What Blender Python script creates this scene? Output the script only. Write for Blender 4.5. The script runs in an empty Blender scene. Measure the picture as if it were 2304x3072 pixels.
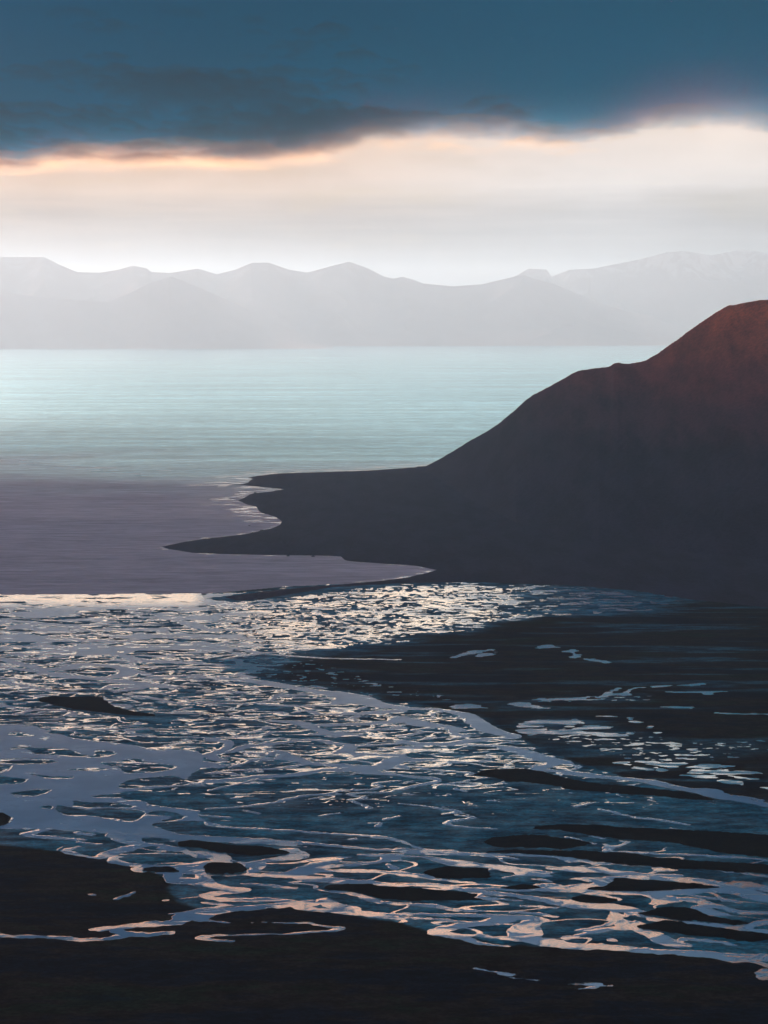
# ---- tunables
import math
WORLD_STOPS = [(0.0, (0.10, 0.095, 0.09)), (0.04, (0.2, 0.185, 0.175)), (0.075, (0.66, 0.60, 0.57)), (0.105, (1.25, 1.12, 1.03)), (0.16, (1.45, 1.22, 1.06)), (0.21, (3.0, 2.55, 2.05)), (0.26, (2.5, 2.0, 1.5)), (0.33, (0.9, 0.68, 0.56)),
               (0.45, (0.90, 0.68, 0.56)), (0.62, (1.0, 0.94, 0.86)), (0.92, (1.0, 0.95, 0.88)), (1.0, (0.06, 0.11, 0.18))]
SURF_TILT = 0.012
PEACH = (0.95, 0.62, 0.46)
BACK_DIM = 0.85; BACK_TINT = (1.35, 0.70, 0.55)
HAZE_COL = (0.68, 0.88, 1.0); HAZE_DENS = 5.0e-5; HAZE_G = 0.55; SUN_E = 5.0; SUN_COL = (1.0, 0.725, 0.625)
CLOUD_COL = (0.006, 0.71, 0.985); CLOUD_ABS = (0.10, 0.03, 0.0); CLOUD_DENS = 0.0030; CLOUD_G = 0.0; CLOUD_T = 700.0
FRINGE_COL = (0.96, 0.64, 0.38); FRINGE_DENS = 0.00065; FRINGE_T = 60.0

SEA_WAVE = 4.0; SEA_DEEP = (0.015, 0.14, 0.18); SEA_SILT = (0.50, 0.41, 0.48); SEA_TINT = (0.62, 0.91, 1.0); SILT_TINT = (0.92, 0.84, 0.95)
SEA_ROUGH = 0.25; SILT_ROUGH = 0.38
HILL_STOPS = [(0.0, (0.045, 0.042, 0.075)), (0.3, (0.055, 0.044, 0.068)), (0.48, (0.13, 0.054, 0.068)), (0.66, (0.30, 0.08, 0.07)), (0.82, (0.52, 0.13, 0.075)), (0.97, (0.80, 0.18, 0.08))]  # reddish rock, deepened towards the top to stand in for warm light
SILT_STOPS = [(0.36, (0.0, 0.055, 0.10)), (0.46, (0.002, 0.13, 0.21)), (0.56, (0.006, 0.24, 0.36)), (0.66, (0.05, 0.38, 0.52))]
VEG_STOPS = [(0.36, (0.001, 0.010, 0.018)), (0.45, (0.007, 0.016, 0.030)), (0.53, (0.028, 0.026, 0.022)), (0.60, (0.018, 0.034, 0.022)), (0.68, (0.006, 0.024, 0.030))]
ISLET_STOPS = [(0.35, (0.002, 0.008, 0.014)), (0.65, (0.016, 0.020, 0.018))]
SILT_SPEC = 0.55
GLINT_TILT = 0.052
RIV_TINT = (0.64, 0.82, 1.0); GLINT_TINT = (1, 0.96, 0.88); RIV_ROUGH = 0.18; GLINT_ROUGH = 0.13; RIV_BODY = (0.20, 0.46, 0.70); RIV_BODY_SEAWARD = (0.56, 0.52, 0.58)
PEACH_GLINT = (1.0, 0.72, 0.58)
import bpy, math
import numpy as np
from mathutils import Vector

rng = np.random.default_rng(7)
scene = bpy.context.scene
col = scene.collection
R = math.radians

# ------------------------------------------------------------------ camera geometry
PW, PH = 2304.0, 3072.0
F = 6533.0                      # focal length in photo pixels
CAMZ = 500.0                    # the photographer stands on a mountain side
HORIZON = 915.0
PITCH = math.atan((PH / 2 - HORIZON) / F)
CP, SP = math.cos(PITCH), math.sin(PITCH)

def px_ray(x, y):
    x = np.asarray(x, float); y = np.asarray(y, float)
    a = (x - PW / 2) / F
    b = -(y - PH / 2) / F
    return a, CP + b * SP, -SP + b * CP          # X, Y, Z

def px_ground(x, y, z=0.0):
    dx, dy, dz = px_ray(x, y)
    t = (z - CAMZ) / dz
    return dx * t, dy * t

def px_at(x, y, dist):
    """world X and Z of a photo pixel seen at forward distance Y = dist"""
    dx, dy, dz = px_ray(x, y)
    t = dist / dy
    return dx * t, CAMZ + dz * t

def px_u(x, y):
    dx, dy, dz = px_ray(x, y)
    return dx / dy

# ------------------------------------------------------------------ numpy noise
_P = rng.permutation(4096)
_G = rng.normal(size=(4096, 2)); _G /= np.linalg.norm(_G, axis=1)[:, None]

def gnoise(x, y, seed=0):
    xi = np.floor(x).astype(np.int64); yi = np.floor(y).astype(np.int64)
    fx = x - xi; fy = y - yi
    def h(i, j):
        return _P[(_P[(i + seed * 131) & 4095] + j) & 4095]
    def dot(i, j, ax, ay):
        g = _G[h(i, j)]
        return g[..., 0] * ax + g[..., 1] * ay
    u = fx * fx * fx * (fx * (fx * 6 - 15) + 10)
    v = fy * fy * fy * (fy * (fy * 6 - 15) + 10)
    a = dot(xi, yi, fx, fy); b = dot(xi + 1, yi, fx - 1, fy)
    c = dot(xi, yi + 1, fx, fy - 1); d = dot(xi + 1, yi + 1, fx - 1, fy - 1)
    return ((a + (b - a) * u) + ((c + (d - c) * u) - (a + (b - a) * u)) * v) * 1.5

def fbm(x, y, octv=4, seed=0, gain=0.5):
    s = 0; a = 1.0; t = 0
    for k in range(octv):
        s = s + a * gnoise(x, y, seed + k * 7); t += a
        x = x * 2.03 + 17.3; y = y * 2.03 - 9.1; a *= gain
    return s / t * 1.3

def sstep(a, b, x):
    t = np.clip((x - a) / (b - a), 0, 1)
    return t * t * (3 - 2 * t)

# ------------------------------------------------------------------ mesh helpers
def grid_mesh(name, X, Y, Z, mat, keep=None, attrs=None, smooth=True, closed_with=None):
    """heightfield grid -> one mesh object; keep = bool per face"""
    nr, nc = X.shape
    idx = np.arange(nr * nc).reshape(nr, nc)
    q = np.stack([idx[:-1, :-1], idx[:-1, 1:], idx[1:, 1:], idx[1:, :-1]], -1).reshape(-1, 4)
    if keep is not None:
        q = q[keep.reshape(-1)]
    co = np.stack([X, Y, Z], -1).reshape(-1, 3)
    return raw_mesh(name, co, q, mat, {k: v.reshape(-1) for k, v in (attrs or {}).items()}, smooth)

def raw_mesh(name, co, q, mat, attrs=None, smooth=True):
    used = np.unique(q)
    remap = np.full(len(co), -1, np.int64); remap[used] = np.arange(len(used))
    co = co[used]; q = remap[q]
    n = q.shape[1]
    me = bpy.data.meshes.new(name)
    me.vertices.add(len(co)); me.vertices.foreach_set('co', co.astype(np.float32).ravel())
    me.loops.add(q.size); me.loops.foreach_set('vertex_index', q.astype(np.int32).ravel())
    me.polygons.add(len(q))
    me.polygons.foreach_set('loop_start', np.arange(0, q.size, n, dtype=np.int32))
    me.polygons.foreach_set('loop_total', np.full(len(q), n, np.int32))
    me.update(calc_edges=True)
    me.polygons.foreach_set('use_smooth', np.full(len(q), smooth, bool))
    for k, v in (attrs or {}).items():
        at = me.attributes.new(k, 'FLOAT', 'POINT')
        at.data.foreach_set('value', v[used].astype(np.float32))
    me.validate()
    me.materials.append(mat)
    o = bpy.data.objects.new(name, me)
    col.objects.link(o)
    return o

def tag(o, label, cat, kind=None, group=None):
    o['label'] = label; o['category'] = cat
    if kind: o['kind'] = kind
    if group: o['group'] = group
    return o

# ------------------------------------------------------------------ node helpers
def new_mat(name):
    m = bpy.data.materials.new(name); m.use_nodes = True
    nt = m.node_tree; nt.nodes.clear()
    out = nt.nodes.new('ShaderNodeOutputMaterial')
    return m, nt, out

class N:
    def __init__(s, nt): s.nt = nt
    def __call__(s, typ, **kw):
        n = s.nt.nodes.new(typ)
        for k, v in kw.items():
            if k.startswith('in_'):
                key = k[3:]
                sock = n.inputs[int(key)] if key.isdigit() else n.inputs[key.replace('_', ' ')]
                s.set(sock, v)
            else:
                setattr(n, k, v)
        return n
    def set(s, sock, v):
        if isinstance(v, bpy.types.NodeSocket): s.nt.links.new(v, sock)
        elif isinstance(v, (tuple, list)):
            if len(v) == 3 and sock.type == 'RGBA': v = (*v, 1)
            sock.default_value = v
        else: sock.default_value = v
    def math(s, op, a, b=None, c=None, clamp=False):
        n = s.nt.nodes.new('ShaderNodeMath'); n.operation = op; n.use_clamp = clamp
        s.set(n.inputs[0], a)
        if b is not None: s.set(n.inputs[1], b)
        if c is not None: s.set(n.inputs[2], c)
        return n.outputs[0]
    def mix(s, f, a, b):
        n = s.nt.nodes.new('ShaderNodeMix'); n.data_type = 'RGBA'
        s.set(n.inputs[0], f); s.set(n.inputs[6], a); s.set(n.inputs[7], b)
        return n.outputs[2]
    def mixf(s, f, a, b):
        n = s.nt.nodes.new('ShaderNodeMix'); n.data_type = 'FLOAT'
        s.set(n.inputs[0], f); s.set(n.inputs[2], a); s.set(n.inputs[3], b)
        return n.outputs[0]
    def maprange(s, v, a, b, c=0.0, d=1.0, smooth=True):
        n = s.nt.nodes.new('ShaderNodeMapRange')
        n.interpolation_type = 'SMOOTHSTEP' if smooth else 'LINEAR'; n.clamp = True
        s.set(n.inputs[0], v); s.set(n.inputs[1], a); s.set(n.inputs[2], b); s.set(n.inputs[3], c); s.set(n.inputs[4], d)
        return n.outputs[0]
    def ramp(s, v, stops, interp='EASE'):
        n = s.nt.nodes.new('ShaderNodeValToRGB'); n.color_ramp.interpolation = interp
        cr = n.color_ramp
        while len(cr.elements) < len(stops): cr.elements.new(0.5)
        for e, (p, c) in zip(cr.elements, stops):
            e.position = p; e.color = (*c, 1)
        s.set(n.inputs[0], v)
        return n.outputs[0]
    def noise(s, vec, scale, detail=3, rough=0.5, lac=2.0, dist=0.0, dim='3D'):
        n = s.nt.nodes.new('ShaderNodeTexNoise'); n.noise_dimensions = dim
        s.set(n.inputs['Vector'], vec); n.inputs['Scale'].default_value = scale
        n.inputs['Detail'].default_value = detail; n.inputs['Roughness'].default_value = rough
        n.inputs['Lacunarity'].default_value = lac; n.inputs['Distortion'].default_value = dist
        return n.outputs['Fac']
    def mapping(s, vec, scale=(1, 1, 1), rot=(0, 0, 0), loc=(0, 0, 0)):
        n = s.nt.nodes.new('ShaderNodeMapping')
        s.set(n.inputs['Vector'], vec); n.inputs['Scale'].default_value = scale
        n.inputs['Rotation'].default_value = rot; n.inputs['Location'].default_value = loc
        return n.outputs[0]
    def attr(s, name):
        n = s.nt.nodes.new('ShaderNodeAttribute'); n.attribute_name = name
        return n.outputs['Fac']
    def pos(s):
        return s.nt.nodes.new('ShaderNodeNewGeometry').outputs['Position']
    def sep(s, v):
        n = s.nt.nodes.new('ShaderNodeSeparateXYZ'); s.set(n.inputs[0], v); return n.outputs

# ------------------------------------------------------------------ camera
cam_d = bpy.data.cameras.new('camera'); cam = bpy.data.objects.new('camera', cam_d); col.objects.link(cam)
cam.location = (0, 0, CAMZ); cam.rotation_euler = (R(90) - PITCH, 0, 0)
cam_d.sensor_fit = 'HORIZONTAL'; cam_d.angle = 2 * math.atan(PW / 2 / F)
cam_d.clip_start = 5; cam_d.clip_end = 250000
scene.camera = cam

# ------------------------------------------------------------------ light: sun low ahead to the left, behind the cloud
SUN_AZ, SUN_EL = R(-18.0), R(14.0)
sdir = Vector((math.sin(SUN_AZ) * math.cos(SUN_EL), math.cos(SUN_AZ) * math.cos(SUN_EL), math.sin(SUN_EL)))
sun_d = bpy.data.lights.new('sun', 'SUN'); sun_d.energy = SUN_E; sun_d.angle = R(5.0); sun_d.color = SUN_COL
sun = bpy.data.objects.new('sun', sun_d); col.objects.link(sun)
sun.rotation_euler = sdir.to_track_quat('Z', 'Y').to_euler(); sun.location = (0, 0, 3000)

world = bpy.data.worlds.new('World'); scene.world = world; world.use_nodes = True
nt = world.node_tree; nt.nodes.clear(); n = N(nt)
wout = nt.nodes.new('ShaderNodeOutputWorld')
bg_s = nt.nodes.new('ShaderNodeBackground'); bg_c = nt.nodes.new('ShaderNodeBackground')
skyt = nt.nodes.new('ShaderNodeTexSky'); skyt.sky_type = 'NISHITA'; skyt.sun_disc = False
skyt.sun_elevation = SUN_EL; skyt.sun_rotation = SUN_AZ; skyt.air_density = 1.0; skyt.dust_density = 1.0
nt.links.new(skyt.outputs[0], bg_s.inputs[0]); bg_s.inputs[1].default_value = 0.05
d = nt.nodes.new('ShaderNodeTexCoord').outputs['Generated']
dx, dy, dz = n.sep(d)
# cloud layers: streaks stretched along the horizon
streak = n.noise(n.mapping(d, (2.2, 2.2, 34)), 2.6, 4, 0.55)
streak2 = n.noise(n.mapping(d, (7, 7, 26)), 2.2, 3, 0.5)
el = n.math('ADD', dz, n.math('MULTIPLY', n.math('SUBTRACT', streak, 0.5), 0.022))
layer = n.ramp(n.math('MULTIPLY', el, 2.0), WORLD_STOPS, 'LINEAR')
# warm side towards the sun
toward = n.math('DOT_PRODUCT', 0, 0) if False else None
vd = nt.nodes.new('ShaderNodeVectorMath'); vd.operation = 'DOT_PRODUCT'
nt.links.new(d, vd.inputs[0]); vd.inputs[1].default_value = (math.sin(R(-11)), math.cos(R(-11)), 0.03)
near_sun = n.maprange(vd.outputs['Value'], 0.955, 1.0)
behind = n.maprange(dy, -0.4, 0.6, BACK_DIM, 1.0)
back_tint = n.mix(n.maprange(dy, -0.3, 0.4), BACK_TINT, (1, 1, 1))
warm = n.mix(near_sun, (0.97, 0.975, 0.985), (1.04, 0.86, 0.73))
m1 = nt.nodes.new('ShaderNodeMix'); m1.data_type = 'RGBA'; m1.blend_type = 'MULTIPLY'; m1.inputs[0].default_value = 1
nt.links.new(layer, m1.inputs[6]); nt.links.new(warm, m1.inputs[7])
# peach lit cloud patches high above the frame
pn = n.noise(n.mapping(d, (5, 5, 12), loc=(0.3, 0, 0)), 1.5, 3, 0.5)
pm = n.math('MULTIPLY', n.maprange(pn, 0.47, 0.62), n.math('MULTIPLY', n.maprange(dz, 0.16, 0.22), n.maprange(dz, 0.45, 0.33)))
m2 = n.mix(n.math('MULTIPLY', pm, 0.3), m1.outputs[2], PEACH)
# soft brightness streaks in the pale band
br = n.math('MULTIPLY_ADD', n.math('SUBTRACT', streak2, 0.5), 0.45, 1.0)
m3 = nt.nodes.new('ShaderNodeMix'); m3.data_type = 'RGBA'; m3.blend_type = 'MULTIPLY'; m3.inputs[0].default_value = 1
nt.links.new(m2, m3.inputs[6]); nt.links.new(back_tint, m3.inputs[7])
nt.links.new(m3.outputs[2], bg_c.inputs[0])
nt.links.new(n.math('MULTIPLY', br, behind), bg_c.inputs[1])
add = nt.nodes.new('ShaderNodeMixShader')          # the cloud veil covers most of the clear sky
nt.links.new(n.maprange(streak2, 0.2, 0.5, 0.8, 0.97), add.inputs[0])
nt.links.new(bg_s.outputs[0], add.inputs[1]); nt.links.new(bg_c.outputs[0], add.inputs[2])
nt.links.new(add.outputs[0], wout.inputs[0])

# ------------------------------------------------------------------ haze (air)
m, nt, out = new_mat('haze_air'); n = N(nt)
pv = nt.nodes.new('ShaderNodeVolumePrincipled')
pv.inputs['Color'].default_value = (*HAZE_COL, 1); pv.inputs['Density'].default_value = HAZE_DENS
pv.inputs['Anisotropy'].default_value = HAZE_G
nt.links.new(pv.outputs[0], out.inputs['Volume'])
HX, HY0, HY1, HZ0, HZ1 = 26000.0, -6000.0, 51500.0, -8.0, 1375.0
co = np.array([(x, y, z) for z in (HZ0, HZ1) for y in (HY0, HY1) for x in (-HX, HX)], float)
q = np.array([(0, 2, 3, 1), (4, 5, 7, 6), (0, 1, 5, 4), (2, 6, 7, 3), (0, 4, 6, 2), (1, 3, 7, 5)])
haze = raw_mesh('haze', co, q, m, smooth=False)
tag(haze, 'pale haze in the air that fades the far mountains', 'haze', 'stuff')

# ------------------------------------------------------------------ dark cloud bank: a wedge of real cloud volume
m, nt, out = new_mat('storm_cloud'); n = N(nt)
pv = nt.nodes.new('ShaderNodeVolumePrincipled')
pv.inputs['Color'].default_value = (*CLOUD_COL, 1); pv.inputs['Density'].default_value = CLOUD_DENS
pv.inputs['Absorption Color'].default_value = (*CLOUD_ABS, 1)
pv.inputs['Anisotropy'].default_value = CLOUD_G
nt.links.new(pv.outputs[0], out.inputs['Volume'])
CLOUD_MAT = m
EDGE = np.array([(0, 480), (83, 486), (208, 466), (347, 470), (555, 452), (694, 467), (833, 455), (972, 436), (1028, 428), (1111, 402),
                 (1250, 395), (1390, 398), (1528, 405), (1667, 418), (1736, 405), (1833, 391), (1944, 368), (2083, 356), (2222, 358), (2304, 375)], float)
BASE = 1470.0
def edge_dist(u):
    e = np.interp(u, (EDGE[:, 0] - PW / 2) / F, EDGE[:, 1])
    tanel = (HORIZON - e) / F
    return (BASE - CAMZ) / tanel
def mirror_gap(X, Y):          # added hole above the frame so ponds and marsh mirror bright sky
    return 1 - sstep(-250, 50, X) * sstep(1900, 1500, X) * sstep(4500, 4800, Y) * sstep(6550, 6250, Y)
us = np.linspace(-0.95, 0.95, 1100)
ys = np.linspace(0, 1, 420)
U, T = np.meshgrid(us, ys)
NEARY = 5200.0
De = edge_dist(np.clip(U, -0.19, 0.19)) + 900 * np.abs(np.clip(np.abs(U) - 0.19, 0, 9)) * np.sin(U * 30)
Ymax = 17500.0
Y = NEARY + (Ymax - NEARY) * T
X = U * Y
nz = fbm(X / 900, Y / 1800, 5, 3)
nz2 = fbm(X / 2600, Y / 5200, 3, 11)
nz3 = fbm(X / 260, Y / 1100, 3, 23)
nz4 = fbm(X / 90, Y / 500, 3, 25)
dist_in = De + 330 * nz + 190 * nz3 + 110 * nz4 * (1 + 0.8 * np.tanh(U * 12)) - Y                    # metres inside the far edge
thick = CLOUD_T * sstep(-900, 1250, dist_in + 250 * nz2) ** 1.15
thick *= np.clip(1 + 0.95 * nz2 + 0.5 * nz + 0.12 * nz3, 0.5, 2)
thick *= sstep(0, 700, (Y - NEARY) + 120 * nz) * mirror_gap(X, Y)           # near edge over the valley thins out
thick *= sstep(0.94, 0.8, np.abs(U))
thick[dist_in < -1100] = 0
low = BASE + 25 * nz2 + 10 * nz
def cloud_mesh(name, X, Y, low, thick, m):
  thick = np.where(thick < 1.0, 0, thick)
  idx = np.arange(X.size).reshape(X.shape)
  top_idx = np.where(thick > 0, idx + X.size, idx)
  co = np.concatenate([np.stack([X, Y, low], -1).reshape(-1, 3), np.stack([X, Y, low + thick], -1).reshape(-1, 3)])
  def quads(ix): return np.stack([ix[:-1, :-1], ix[:-1, 1:], ix[1:, 1:], ix[1:, :-1]], -1).reshape(-1, 4)
  ql, qt = quads(idx), quads(top_idx)
  kp = (thick.reshape(-1)[ql] > 0).any(1)
  tri = lambda q: np.concatenate([q[:, [0, 1, 2]], q[:, [0, 2, 3]]])
  tl, tt = tri(ql[kp])[:, ::-1], tri(qt[kp])
  same = (np.sort(tl, 1) == np.sort(tt, 1)).all(1)
  tl, tt = tl[~same], tt[~same]
  return raw_mesh(name, co, np.concatenate([tl, tt]), m, smooth=True)
cloud = cloud_mesh('cloud_bank', X, Y, low, thick, m)
tag(cloud, 'dark blue storm cloud bank with a ragged orange lit lower edge above the sea', 'cloud')

# thin fringe on the rim of the bank, sun glow put into its colour
m, nt, out = new_mat('sunlit_cloud_fringe'); n = N(nt)
pv = nt.nodes.new('ShaderNodeVolumePrincipled')
pv.inputs['Color'].default_value = (*FRINGE_COL, 1); pv.inputs['Density'].default_value = FRINGE_DENS
pv.inputs['Absorption Color'].default_value = (1, 0.1, 0, 1); pv.inputs['Anisotropy'].default_value = 0.7
nt.links.new(pv.outputs[0], out.inputs['Volume'])
Tf, Uf = np.meshgrid(np.linspace(0, 1, 260), np.linspace(-0.3, 0.3, 700), indexing='ij')
Def = edge_dist(np.clip(Uf, -0.19, 0.19))
Yf = Def - 2200 + 3600 * Tf; Xf = Uf * Yf
nz_f = fbm(Xf / 900, Yf / 1800, 5, 3); nf2 = fbm(Xf / 330, Yf / 900, 4, 27); nf3 = fbm(Xf / 2200, Yf / 5000, 3, 29)
di = Def + 330 * nz_f + 300 * nf2 - Yf
tf = FRINGE_T * sstep(-1300, 200, di) * sstep(2000, 400, di) * np.clip(0.62 + 1.3 * nf3 + 1.5 * nf2 + 0.55 * sstep(0.0, -0.16, Uf) - 0.55 * sstep(0.06, 0.13, Uf), 0.0, 2)
fr_ = cloud_mesh('sunlit_fringe', Xf, Yf, BASE - 60 + 10 * nf2, tf, m)
fr_.parent = cloud
# smoky scud under the bank: darker tufts along its lower edge
m, nt, out = new_mat('scud'); n = N(nt)
pv = nt.nodes.new('ShaderNodeVolumePrincipled')
pv.inputs['Color'].default_value = (0.10, 0.13, 0.17, 1); pv.inputs['Density'].default_value = 0.0022
pv.inputs['Absorption Color'].default_value = (0.30, 0.16, 0.10, 1); pv.inputs['Anisotropy'].default_value = 0.2
nt.links.new(pv.outputs[0], out.inputs['Volume'])
Ts, Us = np.meshgrid(np.linspace(0, 1, 420), np.linspace(-0.24, 0.24, 620), indexing='ij')
Des = edge_dist(np.clip(Us, -0.19, 0.19))
Ys = 6600 + (Des + 700 - 6600) * Ts; Xs = Us * Ys
a1 = fbm(Xs / 800, Ys / 1500, 5, 91, 0.55); a2 = fbm(Xs / 1500, Ys / 3200, 3, 93); a3 = fbm(Xs / 120, Ys / 420, 4, 95, 0.6)
ds = Des + 330 * fbm(Xs / 900, Ys / 1800, 5, 3) - Ys
ts = 95 * np.clip(0.15 + 0.9 * a2 + 0.75 * a1 + 0.35 * a3, 0, 2) * sstep(0, 900, Ys - 6600) * sstep(-420, 500, ds + 260 * a3) * (1 - 0.95 * sstep(0.06, 0.13, Us))
sc_ = cloud_mesh('scud', Xs, Ys, BASE - 60 + 0 * Ys, ts, m)
sc_.parent = cloud
# added cloud overhead, out of frame, to shade the near air and valley
Yv, Xv = np.meshgrid(np.linspace(-1000, 6800, 260), np.linspace(-5500, 5500, 260), indexing='ij')
nv = fbm(Xv / 700, Yv / 700, 4, 71); nv2 = fbm(Xv / 2000, Yv / 2000, 3, 73)
tv = 900 * np.clip(0.8 + 0.9 * nv + 0.6 * nv2, 0.4, 2) * sstep(-900, -300, Yv) * sstep(6700, 6200, Yv + 150 * nv) * mirror_gap(Xv, Yv) * sstep(5500, 4600, np.abs(Xv))
over = cloud_mesh('added_overhead_layer', Xv, Yv, BASE + 260 + 15 * nv, tv, CLOUD_MAT)
over.parent = cloud

# ------------------------------------------------------------------ far mountains
def mountain_material(name, rock, snow, line, amount):
    m, nt, out = new_mat(name); n = N(nt)
    p = n.pos(); px, py, pz = n.sep(p)
    nn = n.noise(p, 0.0022, 6, 0.62)
    s = n.maprange(n.math('ADD', pz, n.math('MULTIPLY', n.math('SUBTRACT', nn, 0.5), 900)), line, line + 160, 0, amount)
    streak = n.maprange(n.noise(n.mapping(p, (1, 1, 0.25)), 0.006, 4, 0.6), 0.42, 0.58)
    c = n.mix(n.math('MULTIPLY', s, streak), n.mix(nn, tuple(v * 0.8 for v in rock), tuple(v * 1.2 for v in rock)), snow)
    b = n('ShaderNodeBsdfPrincipled', in_Base_Color=c, in_Roughness=0.95)
    b.inputs['Specular IOR Level'].default_value = 0.1
    nt.links.new(b.outputs[0], out.inputs[0])
    return m

def massif(name, sil, foot, ridge, mat, seed, back=3500, rough=70, ncol=700, nrow=150, u0=None, u1=None):
    sil = np.array(sil, float)
    su, sx = (sil[:, 0] - PW / 2) / F, sil[:, 1]
    u = np.linspace(su[0] if u0 is None else u0, su[-1] if u1 is None else u1, ncol)
    ysil = np.interp(u, su, sx)
    xpix = u * F + PW / 2
    f_d = np.interp(u, [a for a, b in foot], [b for a, b in foot]) if isinstance(foot, list) else np.full(ncol, foot)
    r_d = ridge + 700 * gnoise(u * 40, u * 0 + 3.3, seed)
    _, zr = px_at(xpix, ysil, r_d)
    zr = np.maximum(zr, 3)
    t = np.concatenate([np.linspace(-0.06, 1, nrow), 1 + np.linspace(0, 1, 30)[1:]])
    Tt, Uu = np.meshgrid(t, u, indexing='ij')
    Yy = np.where(Tt <= 1, f_d + (r_d - f_d) * Tt, r_d + (Tt - 1) * back)
    Xx = Uu * Yy
    prof = np.clip(Tt, 0, 1)
    prof = 0.5 * prof + 0.5 * prof ** 2.2
    z = zr * prof
    spur = 1 - np.abs(gnoise(Xx / 900 + 0.35 * gnoise(Yy / 900, Xx / 1500, seed + 3), Yy / 3000, seed + 5)) * 2
    env = np.clip(Tt, 0, 1) * np.clip(1 - Tt, 0, 1) * 4
    z = z + env * rough * (spur - 0.4) * (zr / 700) + env * rough * 0.35 * fbm(Xx / 350, Yy / 350, 4, seed + 9)
    z = np.where(Tt > 1, zr * (1 - (Tt - 1)), z)
    z = np.where(Tt < 0, Tt * 300, z)
    return grid_mesh(name, Xx, Yy, z, mat)

k1 = 1152 / 1659
SIL1 = [(-700, 760), (-300, 800), (0, 771), (139, 771), (180, 792), (236, 816), (305, 818), (361, 809), (403, 797), (444, 805), (458, 816), (514, 819),
        (576, 809), (597, 806), (653, 823), (708, 809), (760, 788), (809, 788), (868, 809), (923, 818), (993, 799), (1048, 785), (1104, 805), (1152, 830),
        (1180, 836), (1207, 830), (1239, 839), (1270, 851), (1360, 859), (1444, 853), (1527, 833), (1569, 825), (1603, 837), (1666, 854), (1735, 885),
        (1819, 917), (1888, 937), (1957, 948), (1999, 969), (2055, 983), (2083, 990), (2140, 1020), (2200, 1034)]
mat_m1 = mountain_material('far_mountain_rock', (0.36, 0.27, 0.25), (0.6, 0.62, 0.66), 860, 0.2)
mt = massif('far_mountain', SIL1, [(-0.3, 25000), (-0.08, 25100), (-0.04, 26600), (0.16, 27100)], 30200, mat_m1, 5)
tag(mt, 'long hazy ridge of bare mountains across the water, low middle layer', 'mountain', 'structure')
SILB = [(-700, 840), (-200, 850), (200, 900), (330, 905), (395, 878), (450, 850), (514, 829), (555, 843), (600, 862), (640, 880), (760, 935), (900, 1000), (1000, 1040)]
mt = massif('shore_mountain', SILB, 25060, 27000, mat_m1, 15, back=1500, rough=40)
tag(mt, 'lower hazy spur standing in front of the long ridge, at the left', 'mountain', 'structure')
SIL2 = [(-900, 800), (500, 870), (1300, 868), (1450, 858), (1541, 830), (1583, 806), (1638, 809), (1652, 830), (1708, 809), (1777, 806), (1846, 792), (1916, 778), (1992, 757),
        (2048, 753), (2089, 760), (2124, 767), (2208, 750), (2263, 753), (2304, 764), (2500, 740), (2900, 770)]
mat_m2 = mountain_material('snowy_range_rock', (0.36, 0.30, 0.30), (0.75, 0.77, 0.8), 900, 0.45)
mt = massif('snowy_mountain', SIL2, 31400, 33700, mat_m2, 31, back=4000, rough=150, ncol=900)
tag(mt, 'faint snow streaked mountain range farthest away, behind the dark hillside', 'mountain', 'structure')

# ------------------------------------------------------------------ sea: one sheet to the horizon
m, nt, out = new_mat('sea_water'); n = N(nt)
p = n.pos(); px, py, pz = n.sep(p)
w1 = n.noise(n.mapping(p, (1, 1.6, 1)), 0.018, 4, 0.6)
w2 = n.noise(n.mapping(p, (1, 1, 1)), 0.0016, 3, 0.55)
bump = nt.nodes.new('ShaderNodeBump'); bump.inputs['Strength'].default_value = 1.0; bump.inputs['Distance'].default_value = 1.0
nt.links.new(n.math('MULTIPLY', w1, SEA_WAVE), bump.inputs['Height'])
pl = n.math('ADD', py, n.math('MULTIPLY', n.math('SUBTRACT', n.noise(n.mapping(p, (1, 1.5, 1)), 0.0007, 4, 0.6), 0.5), 2600))
pl = n.math('ADD', pl, n.math('MULTIPLY', px, 0.35))
plume = n.maprange(pl, 7300, 4900)
bands = n.noise(n.mapping(p, (0.12, 1, 1)), 0.0008, 4, 0.6)
c_deep = n.mix(bands, SEA_DEEP, tuple(v * 1.35 for v in SEA_DEEP))
c = n.mix(plume, c_deep, SEA_SILT)
tint = n.mix(plume, SEA_TINT, SILT_TINT)
fr = nt.nodes.new('ShaderNodeFresnel'); fr.inputs['IOR'].default_value = 1.5
nt.links.new(bump.outputs[0], fr.inputs['Normal'])
cs_ = nt.nodes.new('ShaderNodeVectorMath'); cs_.operation = 'SCALE'; nt.links.new(c, cs_.inputs[0])
nt.links.new(n.maprange(n.noise(n.mapping(p, (0.3, 1.0, 1)), 0.035, 5, 0.7), 0.32, 0.68, 0.7, 1.3), cs_.inputs['Scale'])
dif = n('ShaderNodeBsdfDiffuse', in_Color=cs_.outputs[0])
gl = n('ShaderNodeBsdfGlossy')
fs = n.noise(n.mapping(p, (0.35, 1.0, 1)), 0.03, 5, 0.7)
fs2 = n.noise(n.mapping(p, (0.10, 1.0, 1)), 0.006, 5, 0.65)
tv_ = nt.nodes.new('ShaderNodeVectorMath'); tv_.operation = 'SCALE'; nt.links.new(tint, tv_.inputs[0])
nt.links.new(n.math('MULTIPLY', n.maprange(fs, 0.32, 0.68, 0.82, 1.18), n.maprange(fs2, 0.3, 0.7, 0.84, 1.14)), tv_.inputs['Scale'])
tint = tv_.outputs[0]
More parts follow.
